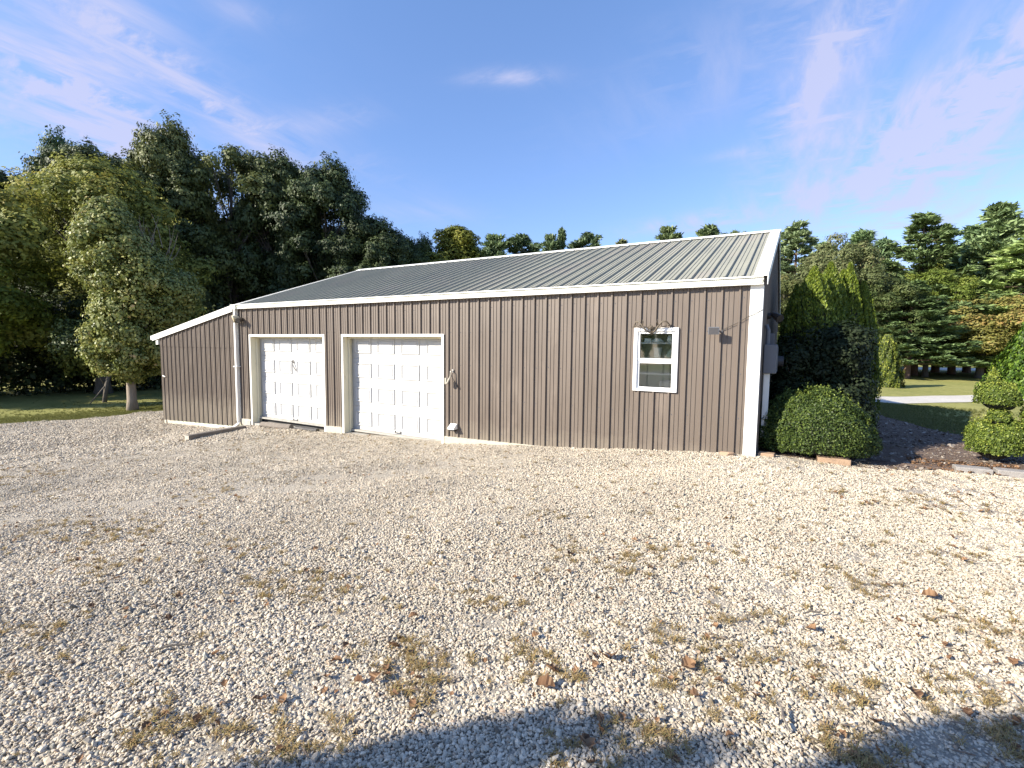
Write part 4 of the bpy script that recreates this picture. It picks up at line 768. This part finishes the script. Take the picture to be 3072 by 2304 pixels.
mb = MB(); [mb.tube([(0, 0, -.05), (a*.5, b*.5, .6), (a, b, 1.4)], [.03, .02, .008], 5) for a, b in ((-.5, -.3), (.5, -.2), (.2, .5), (-.3, .4), (.6, .5))]; link('stems', mb.mesh('stems', K['bark']), ys_)  # stems of the added shade filler shrub

# --- clipped dome bush and the tiered bush
def dome(bodies, n, leaf, lm, tips, name, label, loc, rag=.02):
    B = np.array(bodies); w = B[:, 3]*B[:, 5]; idx = rng.choice(len(B), n, p=w/w.sum()); d = rdir(n); d[:, 2] = np.where(d[:, 2] < -.35, -d[:, 2], d[:, 2]); b = B[idx]
    k = 1+rag*np.sin(d[:, 0]*4.3+d[:, 2]*5+b[:, 0]*9)*np.cos(d[:, 1]*5.1+b[:, 2]*7)+.035*np.sin(d[:, 0]*9+d[:, 2]*7)+.03*np.sin(d[:, 1]*13-d[:, 0]*11)+.02*np.sin(d[:, 2]*29+d[:, 0]*23); r = k*(.86+.15*rng.random(n)**.5)+(np.abs(rng.normal(size=n))*rag*.9); P = b[:, :3]+d*np.stack([b[:, 3]*r, b[:, 4]*r, b[:, 5]*r], 1)
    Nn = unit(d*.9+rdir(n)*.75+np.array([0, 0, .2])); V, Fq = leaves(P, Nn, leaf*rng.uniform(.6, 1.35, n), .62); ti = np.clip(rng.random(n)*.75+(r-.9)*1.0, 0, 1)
    # fresh shoots standing out of the clipped skin
    SP = []; SN = []; ST = []
    for i in range(tips):
        bb = bodies[rng.integers(0, len(bodies))]; dd = rdir(1)[0]; dd[2] = abs(dd[2])*1.4+.25; dd /= np.linalg.norm(dd); p0 = np.array(bb[:3])+dd*np.array(bb[3:6])*.97; hh = rng.uniform(.05, .15)
        for q in range(10): SP.append(p0+np.array([rng.normal()*.012, rng.normal()*.012, hh*q/10])); SN.append(unit(rdir(1)+np.array([0, 0, .4]))[0]); ST.append(rng.uniform(.8, 1))
    V2, F2 = leaves(np.array(SP), np.array(SN), np.full(len(SP), leaf*1.0), .6); V = np.vstack([V, V2]); Fq = np.vstack([Fq, F2+n*4]); ti = np.concatenate([ti, ST])
    r_ = thing(name, label, 'shrub', loc); link('foliage', mesh_np('foliage', V, Fq, lm, ti), r_)
    bm = bmesh.new()  # solid dark ellipsoids added inside, standing for shade between the leaves
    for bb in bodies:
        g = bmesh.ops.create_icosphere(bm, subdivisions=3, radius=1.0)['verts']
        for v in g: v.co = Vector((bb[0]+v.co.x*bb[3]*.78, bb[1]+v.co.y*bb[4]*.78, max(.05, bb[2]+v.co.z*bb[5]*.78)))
    me = bpy.data.meshes.new('shade_core'); bm.to_mesh(me); bm.free(); me.materials.append(K['core']); link('shade_core', me, r_)
    mb = MB(); mb.tube([(bodies[0][0], bodies[0][1], -.08), (bodies[0][0], bodies[0][1], .3)], .035, 6); link('stem', mb.mesh('stem', K['bark']), r_); return r_
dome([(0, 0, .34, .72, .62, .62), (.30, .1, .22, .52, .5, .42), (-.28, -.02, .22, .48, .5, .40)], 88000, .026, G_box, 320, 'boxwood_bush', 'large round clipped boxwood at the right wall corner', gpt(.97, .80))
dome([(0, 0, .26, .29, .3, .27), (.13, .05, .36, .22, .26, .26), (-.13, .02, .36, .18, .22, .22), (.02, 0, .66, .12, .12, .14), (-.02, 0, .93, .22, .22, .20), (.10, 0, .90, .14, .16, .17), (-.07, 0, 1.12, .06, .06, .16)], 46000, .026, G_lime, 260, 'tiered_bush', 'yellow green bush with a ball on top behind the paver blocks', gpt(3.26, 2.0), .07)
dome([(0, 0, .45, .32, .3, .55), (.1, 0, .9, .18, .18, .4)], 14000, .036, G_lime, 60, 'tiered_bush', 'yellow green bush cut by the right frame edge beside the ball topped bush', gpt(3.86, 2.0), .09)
# leafy branches at the back corner of the gable
lb = [(rnd.uniform(-.4, .4), rnd.uniform(-.4, .4), rnd.uniform(.2, 1.7), rnd.uniform(.2, .35), .9) for _ in range(24)]
P, Nn, idx = lobe_points(lb, 9000, .3, .2); V, Fq = leaves(P, Nn, .08*rng.uniform(.6, 1.3, len(P)), .6); bs = thing('lilac_bush', 'loose sunlit bush showing between the gable and the dark arborvitae', 'shrub', gpt(.75, 9.4)); link('foliage', mesh_np('foliage', V, Fq, G_lime, rng.random(len(P))*.8), bs)
mb = MB(); mb.tube([(0, 0, -.05), (0, 0, 1.2)], [.04, .01], 6); link('stem', mb.mesh('stem', K['bark']), bs)

def ground_hit(px, py, z=0.0):
    d = view_dir(px, py); t = (z-CAM[2])/d[2]; p = CAM+d*t
    for _ in range(8):
        zz = float(gz(p[0], p[1])); t = (zz-CAM[2])/d[2]; p = CAM+d*t
    return p
# --- trees behind the photographer: out of the frame, they throw the shade in the foreground and on the far left lawn
shade_tree = tree_meshes(41, 7, 1.3, 2.3, 4.6, 90, .13, .42, 9000, .30, G_olive, .09, nlimb=14, jag=.5, shape=lambda t: 1.1-.5*t)
def off_tree(x, y, H, W, lb_):
    return place_tree('unseen_shade_tree', shade_tree, lb_, gpt(x, y), x, (W, W, H), 'trees beside and behind the camera')
OFFT = []
for px, py, z, w_ in ((1930, 2130, 4.7, .26), (1780, 2105, 4.5, .22), (1600, 2160, 4.4, .26), (900, 2320, 4.5, .28), (2170, 2255, 4.3, .22), (2930, 2215, 4.5, .22), (3230, 2210, 4.6, .26), (1300, 2235, 4.5, .28)):
    g_ = ground_hit(px, py); OFFT.append((g_[0]-(z-.25)*.78/.68, g_[1]-(z-.25)/.68, z/7.25, w_))
OL = ['slender yard tree behind the camera, casting the right half of the peaked middle shade', 'slender yard tree behind the camera, casting the top of the peaked middle shade', 'slender yard tree behind the camera, casting the left half of the middle shade', 'slender yard tree behind the camera, casting the lowest shade at bottom left of centre', 'slender yard tree behind the camera, casting the shade tailing off right of the middle', 'slender yard tree behind the camera, casting the shade left of the lower right corner', 'slender yard tree behind the camera, casting the shade in the lower right corner', 'slender yard tree behind the camera, casting the shade between bottom left and middle']
for a, l in zip(OFFT, OL): off_tree(*a, l)

# --- far house glimpsed under the golden tree
fh = thing('far_house', 'far pale house glimpsed under the golden tree', 'house', (19, 66, 0), -.25)
mb = MB(); mb.box(-5, 5, -3, 3, 0, 2.6); mb.extr([(-3, 2.6), (3, 2.6), (0, 4.0)], 'x', -4.98, 4.98); mb.build('wall', mat('pale_house_siding', (.62, .60, .56), .7, noise=(2, .05)), fh)
mb = MB(); mb.extr([(-3.5, 2.45), (0, 4.15), (3.5, 2.45), (3.5, 2.3), (0, 4.0), (-3.5, 2.3)], 'x', -5.3, 5.3); mb.build('roof', mat('brown_shingle_roof', (.13, .09, .07), .85, noise=(3, .2)), fh)
for a in (-3.4, -.4, 2.6):
    f_ = MB().box(a, a+1, -3.05, -3.001, .9, 2.0).build('window', K['glass_frame'], fh); MB().box(a+.1, a+.9, -3.056, -3.051, 1.0, 1.9).build('pane', K['dark_metal'], f_)

# ------------------------------------------------------------------ loose gravel, dry weeds, litter (scattered on the yard)
lib = bpy.data.collections.new('scatter_shapes')
def instancer(name, pts, rot, sc, coll_objs, matl=None):
    c = bpy.data.collections.new(name+'_shapes')
    for o in coll_objs: c.objects.link(o)
    me = bpy.data.meshes.new(name); me.vertices.add(len(pts)); me.vertices.foreach_set('co', np.asarray(pts, np.float32).ravel())
    for nm, ty, arr, key in (('rot', 'FLOAT_VECTOR', rot, 'vector'), ('sc', 'FLOAT_VECTOR', sc, 'vector')):
        a = me.attributes.new(nm, ty, 'POINT'); a.data.foreach_set(key, np.asarray(arr, np.float32).ravel())
    o = link(name, me); ng = bpy.data.node_groups.new(name, 'GeometryNodeTree'); ng.interface.new_socket('Geometry', in_out='INPUT', socket_type='NodeSocketGeometry'); ng.interface.new_socket('Geometry', in_out='OUTPUT', socket_type='NodeSocketGeometry')
    n = ng.nodes; gi = n.new('NodeGroupInput'); go = n.new('NodeGroupOutput'); ip = n.new('GeometryNodeInstanceOnPoints'); ci = n.new('GeometryNodeCollectionInfo'); ci.inputs[0].default_value = c; ci.inputs['Separate Children'].default_value = True; ci.inputs['Reset Children'].default_value = True
    ip.inputs['Pick Instance'].default_value = True; ri = n.new('FunctionNodeRandomValue'); ri.data_type = 'INT'; ri.inputs[4].default_value = 0; ri.inputs[5].default_value = len(coll_objs)-1
    ar = n.new('GeometryNodeInputNamedAttribute'); ar.data_type = 'FLOAT_VECTOR'; ar.inputs[0].default_value = 'rot'; as_ = n.new('GeometryNodeInputNamedAttribute'); as_.data_type = 'FLOAT_VECTOR'; as_.inputs[0].default_value = 'sc'
    lk = ng.links.new; lk(gi.outputs[0], ip.inputs['Points']); lk(ci.outputs[0], ip.inputs['Instance']); lk(ri.outputs[2], ip.inputs['Instance Index']); lk(ar.outputs[0], ip.inputs['Rotation']); lk(as_.outputs[0], ip.inputs['Scale']); lk(ip.outputs[0], go.inputs[0])
    md = o.modifiers.new('scatter', 'NODES'); md.node_group = ng; tag(o, kind='stuff'); return o
K['stone'] = stonemat('crushed_limestone', [(0, (.43, .365, .275)), (.15, (.56, .485, .375)), (.45, (.49, .425, .33)), (.62, (.65, .57, .45)), (.8, (.37, .315, .24)), (.9, (.33, .32, .27)), (.95, (.12, .095, .07)), (1, (.50, .37, .26))])
stones = []
for i in range(7):
    bm = bmesh.new(); bmesh.ops.create_icosphere(bm, subdivisions=1, radius=.5); r_ = random.Random(i)
    ax = (r_.uniform(.85, 1.3), r_.uniform(.6, .95), r_.uniform(.38, .6))
    for v in bm.verts:
        k = r_.uniform(.78, 1.22); v.co = Vector((v.co.x*ax[0]*k, v.co.y*ax[1]*k, v.co.z*ax[2]*k))
    # knock flat facets so the pieces read as crushed stone
    for q in range(3):
        nrm_ = Vector((r_.gauss(0, 1), r_.gauss(0, 1), r_.gauss(0, 1))).normalized(); bmesh.ops.bisect_plane(bm, geom=bm.verts[:]+bm.edges[:]+bm.faces[:], plane_co=nrm_*.27, plane_no=nrm_, clear_outer=True)
        bmesh.ops.holes_fill(bm, edges=[e for e in bm.edges if e.is_boundary])
    bmesh.ops.triangulate(bm, faces=bm.faces[:]); me = bpy.data.meshes.new('stone'); bm.to_mesh(me); bm.free(); me.materials.append(K['stone']); stones.append(bpy.data.objects.new('stone', me))
def in_yard(x, y):
    ok = (x > xL(y)-.05+.15*np.sin(y*5)) & (y < 1.2) & ~((x > XLW-.02) & (x < XR) & (y > -.0)) & ~((x > LX0) & (x <= XLW) & (y > -.0))
    bed = (x > XR-.05) & (y > .30+np.clip((x-.3)/2.3, 0, 1)*.72); return ok & ~bed & (x < 14)
def fan(r0, r1, sp, sl=(-1.12, 1.0)):
    """jittered points on rings round the camera's foot, between two distances"""
    out_ = []; r = r0
    rows = int((r1-r0)/sp)
    for i in range(rows):
        r = r0+i*sp; n_ = int(r*(sl[1]-sl[0])/sp); a = YAW+sl[0]+(sl[1]-sl[0])*(np.arange(n_)+rng.random(n_))/n_; rr = r+rng.uniform(-.5, .5, n_)*sp
        out_.append(np.stack([CAM[0]+rr*np.sin(a), CAM[1]+rr*np.cos(a)], 1))
    return np.vstack(out_)
PTS = []; SCL = []
for r0, r1, sp, s0 in ((.9, 3.2, .0112, .0158), (3.2, 6.6, .0125, .0162), (6.6, 12, .0185, .0205), (12, 24, .042, .040)):
    for layer in range(2 if r1 < 9 else 1):
        q = fan(r0, r1, sp if layer == 0 else sp*1.5); s = s0*np.exp(rng.normal(size=len(q))*.27)*(1 if layer == 0 else 1.2); PTS.append(np.c_[q, np.full(len(q), layer)]); SCL.append(s)
PTS = np.vstack(PTS); SCL = np.concatenate(SCL); ok = in_yard(PTS[:, 0], PTS[:, 1]); PTS = PTS[ok]; SCL = SCL[ok]
def hump(x, y): return .010*np.sin(x*5.1+2*np.sin(y*3))*np.sin(y*6.3+x)+.006*np.sin(x*17)*np.sin(y*15+x*4)
pack = np.clip(.5+.5*np.sin(PTS[:, 0]*.9+1.3*np.sin(PTS[:, 1]*.7))+.35*np.sin(PTS[:, 0]*2.3-PTS[:, 1]*1.9), 0, 1)   # wheel-packed ground: stones pressed into the dust
Z_ = gz(PTS[:, 0], PTS[:, 1])+hump(PTS[:, 0], PTS[:, 1])*.6+SCL*(.12+.22*PTS[:, 2]-.20*pack)+rng.uniform(-.004, .006, len(PTS))
rot = np.stack([rng.normal(size=len(PTS))*.5, rng.normal(size=len(PTS))*.5, rng.uniform(0, 6.28, len(PTS))], 1)
instancer('gravel', np.c_[PTS[:, :2], Z_], rot, np.repeat(SCL[:, None], 3, 1), stones)
print('stones', len(PTS))
# stones spilled on the garden path
q = rng.uniform((.3, .4), (4.5, 8), (5200, 2)); q = q[(q[:, 0] < mR(q[:, 1]))]; s = .03*np.exp(rng.normal(size=len(q))*.4)
K['chip'] = stonemat('bark_chips', [(0, (.20, .15, .11)), (.4, (.12, .09, .07)), (.7, (.28, .24, .20)), (1, (.40, .36, .31))])
chips = []
for i in range(3):
    me = stones[i].data.copy(); me.materials.clear(); me.materials.append(K['chip']); c_ = bpy.data.objects.new('chip', me); chips.append(c_)
instancer('bark_mulch', np.c_[q, gz(q[:, 0], q[:, 1])+.012], np.c_[rng.normal(size=(len(q), 2))*.4, rng.uniform(0, 6.28, len(q))], np.c_[s*1.5, s, s*.6], chips)
# dry weeds growing through the gravel in patches
def tuft(n, h, spread, seed, lm):
    r_ = np.random.default_rng(seed); V = []; Fq = []
    for i in range(n):
        a = r_.uniform(0, 6.28); l = h*r_.uniform(.5, 1.2); b = np.array([r_.normal()*spread*.3, r_.normal()*spread*.3, 0]); o_ = np.array([math.cos(a), math.sin(a), 0])*spread*r_.uniform(.3, 1.3); sd = np.array([-math.sin(a), math.cos(a), 0])*.0022
        m = b+o_*.45+np.array([0, 0, l*.7]); e_ = b+o_+np.array([0, 0, l*r_.uniform(.5, 1)]); k = len(V); V += [b-sd, b+sd, m+sd, m-sd, e_+sd*.3, e_-sd*.3]; Fq += [(k, k+1, k+2, k+3), (k+3, k+2, k+4, k+5)]
    return mesh_np('tuft', V, Fq, lm, r_.random(len(Fq)))
G_straw = leafmat('dry_weed_blades', [(0, (.17, .10, .045)), (.4, (.36, .25, .11)), (.85, (.29, .22, .09)), (1, (.24, .22, .08))], .15, .7, .2)
G_litter = leafmat('brown_leaf_litter', [(0, (.09, .05, .03)), (.5, (.21, .115, .06)), (1, (.36, .22, .12))], .2, .7, .2)
tf = [bpy.data.objects.new('tuft', tuft(26, .030, .055, i, G_straw)) for i in range(4)]
PATCH = [(930, 1775, .55, 60), (1265, 1990, .35, 70), (900, 2230, .3, 40), (200, 1580, .9, 90), (420, 1600, .6, 50), (790, 1765, .35, 25), (1230, 2070, .25, 30), (1480, 1810, .3, 25), (1850, 1690, .5, 50), (2000, 1650, .4, 40), (1640, 1550, .25, 18), (2010, 1920, .4, 40), (2350, 2030, .45, 50), (2210, 1850, .5, 30), (2950, 2100, .5, 60), (3000, 1900, .6, 60), (2550, 1750, .5, 40), (2900, 1680, .8, 50), (1620, 1990, .3, 35), (2560, 2260, .22, 40), (1950, 2230, .3, 35), (3030, 2250, .3, 40), (2100, 2080, .35, 40), (60, 1430, 1.2, 60), (600, 1490, .9, 40), (150, 1900, .5, 40), (2880, 1520, .9, 60), (2650, 1500, .6, 40), (450, 2210, .3, 45), (640, 2200, .25, 30), (1760, 2270, .2, 20), (300, 1700, .5, 40), (700, 1650, .5, 30)]
pts = []; sc = []
for px, py, rad, n in PATCH:
    c = ground_hit(px, py); q = c[:2]+rng.normal(size=(int(n*.55), 2))*rad*.36*np.array([1.25, .7]); pts.append(q); sc.append(rng.uniform(.5, 1.15, len(q))*.8)
q = fan(1.2, 14, .22); q = q[rng.random(len(q)) < .38]; pts.append(q); sc.append(rng.uniform(.3, .8, len(q)))
pts = np.vstack(pts); sc = np.concatenate(sc); ok = in_yard(pts[:, 0], pts[:, 1]); pts = pts[ok]; sc = sc[ok]
instancer('dry_weeds', np.c_[pts, gz(pts[:, 0], pts[:, 1])+.012], np.c_[np.zeros((len(pts), 2)), rng.uniform(0, 6.28, len(pts))], np.repeat(sc[:, None], 3, 1), tf)
def leaf_mesh(seed, lm, L_=.05):
    r_ = random.Random(seed); n = 9; V = []; 
    for i in range(n):
        t = i/(n-1); wd = L_*.42*math.sin(PI*min(1, t*1.02+.02))**.7*(1+.25*math.sin(i*2.3+seed)); x = -L_/2+L_*t; zc_ = .25*L_*math.sin(PI*t+seed)*.5
        V += [(x, -wd, zc_+wd*.5+r_.uniform(0, .1)*L_), (x, 0, zc_), (x, wd, zc_+wd*.55+r_.uniform(0, .1)*L_)]
    Fq = [(i*3+a, i*3+a+1, i*3+a+4, i*3+a+3) for i in range(n-1) for a in (0, 1)]; V += [(L_/2, -.001, 0), (L_/2+L_*.35, -.001, .004), (L_/2+L_*.35, .001, .004), (L_/2, .001, 0)]; Fq.append((len(V)-4, len(V)-3, len(V)-2, len(V)-1))
    return mesh_np('leaf', V, Fq, lm, np.array([r_.random() for _ in Fq]))
lf = [bpy.data.objects.new('leaf', leaf_mesh(i, G_litter, .035)) for i in range(4)]
pts = []
for px, py, rad, n in PATCH: c = ground_hit(px, py); pts.append(c[:2]+rng.normal(size=(max(3, n//6), 2))*rad*.55)
q = fan(1.2, 14, .3); pts.append(q[rng.random(len(q)) < .18]); pts.append(rng.uniform((2.2, .9), (3.4, 1.7), (420, 2))); pts.append(rng.uniform((1.6, -1.2), (6, .6), (160, 2)))
pts = np.vstack(pts); s = rng.uniform(.5, 1.4, len(pts))
instancer('leaf_litter', np.c_[pts, gz(pts[:, 0], pts[:, 1])+.022], np.c_[rng.normal(size=(len(pts), 2))*.35, rng.uniform(0, 6.28, len(pts))], np.repeat(s[:, None], 3, 1), lf)
bits = []
for i in range(3):
    mb = MB(); r_ = random.Random(60+i); mb.tube([(-.5, 0, 0), (-.1, r_.uniform(-.08, .08), .03), (.5, r_.uniform(-.1, .1), .0)], [.05, .07, .03], 4); bits.append(bpy.data.objects.new('twig', mb.mesh('twig', K['chip'])))
q1 = fan(1.2, 14, .2); q1 = q1[rng.random(len(q1)) < .22*(.4+.9*(q1[:, 0] > .2))]; q2b = np.vstack([ground_hit(px, py)[:2]+rng.normal(size=(n//3+2, 2))*rad*.6 for px, py, rad, n in PATCH]); q3 = rng.uniform((1.6, -3.2), (6, .6), (260, 2)); qq = np.vstack([q1, q2b, q3]); ok = in_yard(qq[:, 0], qq[:, 1]); qq = qq[ok]
s = rng.uniform(.02, .075, len(qq)); instancer('twig_bits', np.c_[qq, gz(qq[:, 0], qq[:, 1])+.018], np.c_[rng.normal(size=(len(qq), 2))*.15, rng.uniform(0, 6.28, len(qq))], np.c_[s, s*.8, s*.8], bits)
# grass fringe along the lawn edges
gr = [bpy.data.objects.new('grass_tuft', tuft(22, .07, .06, 20+i, leafmat('lawn_blades_%s' % 'abc'[i], [(0, (.10, .12, .03)), (1, (.24, .23, .07))], .3, .6, .2))) for i in range(2)]
yy = rng.uniform(-9, 5, 9000); q = np.stack([xL(yy)-rng.gamma(1.2, .9, 9000)+.1, yy], 1); y2_ = rng.uniform(2.0, 10.8, 7000); q2 = np.stack([mR(y2_)+rng.gamma(1.2, .7, 7000), y2_], 1); q = np.vstack([q, q2])
instancer('lawn_grass', np.c_[q, gz(q[:, 0], q[:, 1])-.03], np.c_[np.zeros((len(q), 2)), rng.uniform(0, 6.28, len(q))], np.repeat(rng.uniform(.6, 1.1, len(q))[:, None], 3, 1), gr)

# larger single leaves and sticks one can point at
LV = [(1822, 1985, .11, 'largest curled tan leaf casting a dark shadow in the right middle foreground', 1.0), (2065, 2008, .08, 'tan leaf lying right of the largest curled leaf', .4), (1658, 2025, .075, 'pinkish tan oval leaf left of and below the largest curled leaf', 1.8), (1635, 2075, .09, 'yellow tan leaf at the upper edge of the foreground shade', .2),
      (1130, 2050, .07, 'orange tan leaf left of the straw tuft in the foreground', .9), (2738, 2100, .08, 'tan leaf lying in the sun near the lower right', 2.6), (2625, 2185, .07, 'dark red leaf in the shade at lower right', .8), (1760, 2245, .08, 'dark purple leaf lying in the foreground shade', 1.1), (1182, 1950, .07, 'dark upright curled leaf above the straw tuft', 2.0), (2790, 1800, .09, 'dark brown rounded leaf on the gravel at right', .1),
      (1240, 1305+560, .06, 'small red leaf on the gravel left of centre', .5), (1010, 2000, .06, 'small crimson leaf in the left foreground', .3), (2430, 1900, .07, 'rust coloured leaf right of centre on the gravel', 1.2), (1710, 1670, .07, 'brown leaf near the weed patch in the middle of the yard', .7)]
for i, (px, py, L_, lb_, r_) in enumerate(LV):
    p = ground_hit(px, py, 0); o = link('fallen_leaf', leaf_mesh(40+i, G_litter, L_), None, (p[0], p[1], p[2]+.03)); o.rotation_euler = (.35*math.sin(i), .3*math.cos(i*2), r_*2); tag(o, lb_, 'leaf', 'single fallen leaves on the gravel')
ST = [(2350, 2170, .16, 1.35, 'pale grey stick standing out of the foreground shade at lower right'), (530, 1955, .26, .35, 'long dark twig on the gravel at lower left'), (2440, 1853, .14, .1, 'short dark twig lying right of centre'), (1170, 1930, .06, 1.5, 'tiny dark stub above the straw tuft')]
for px, py, L_, a, lb_ in ST:
    p = ground_hit(px, py, 0); mb = MB(); mb.tube([(-L_/2, 0, 0), (-L_*.1, .008, .012), (L_*.25, -.006, .008), (L_/2, .004, .02)], [.004, .006, .005, .003], 6); o = mb.build('stick', K['wood'] if 'pale' in lb_ else K['bark']); o.location = (p[0], p[1], p[2]+.028); o.rotation_euler[2] = YAW*-1+a; tag(o, lb_, 'stick', 'sticks on the gravel')
print('tris', sum(len(o.data.polygons)*2 for o in bpy.data.objects if o.type == 'MESH'))
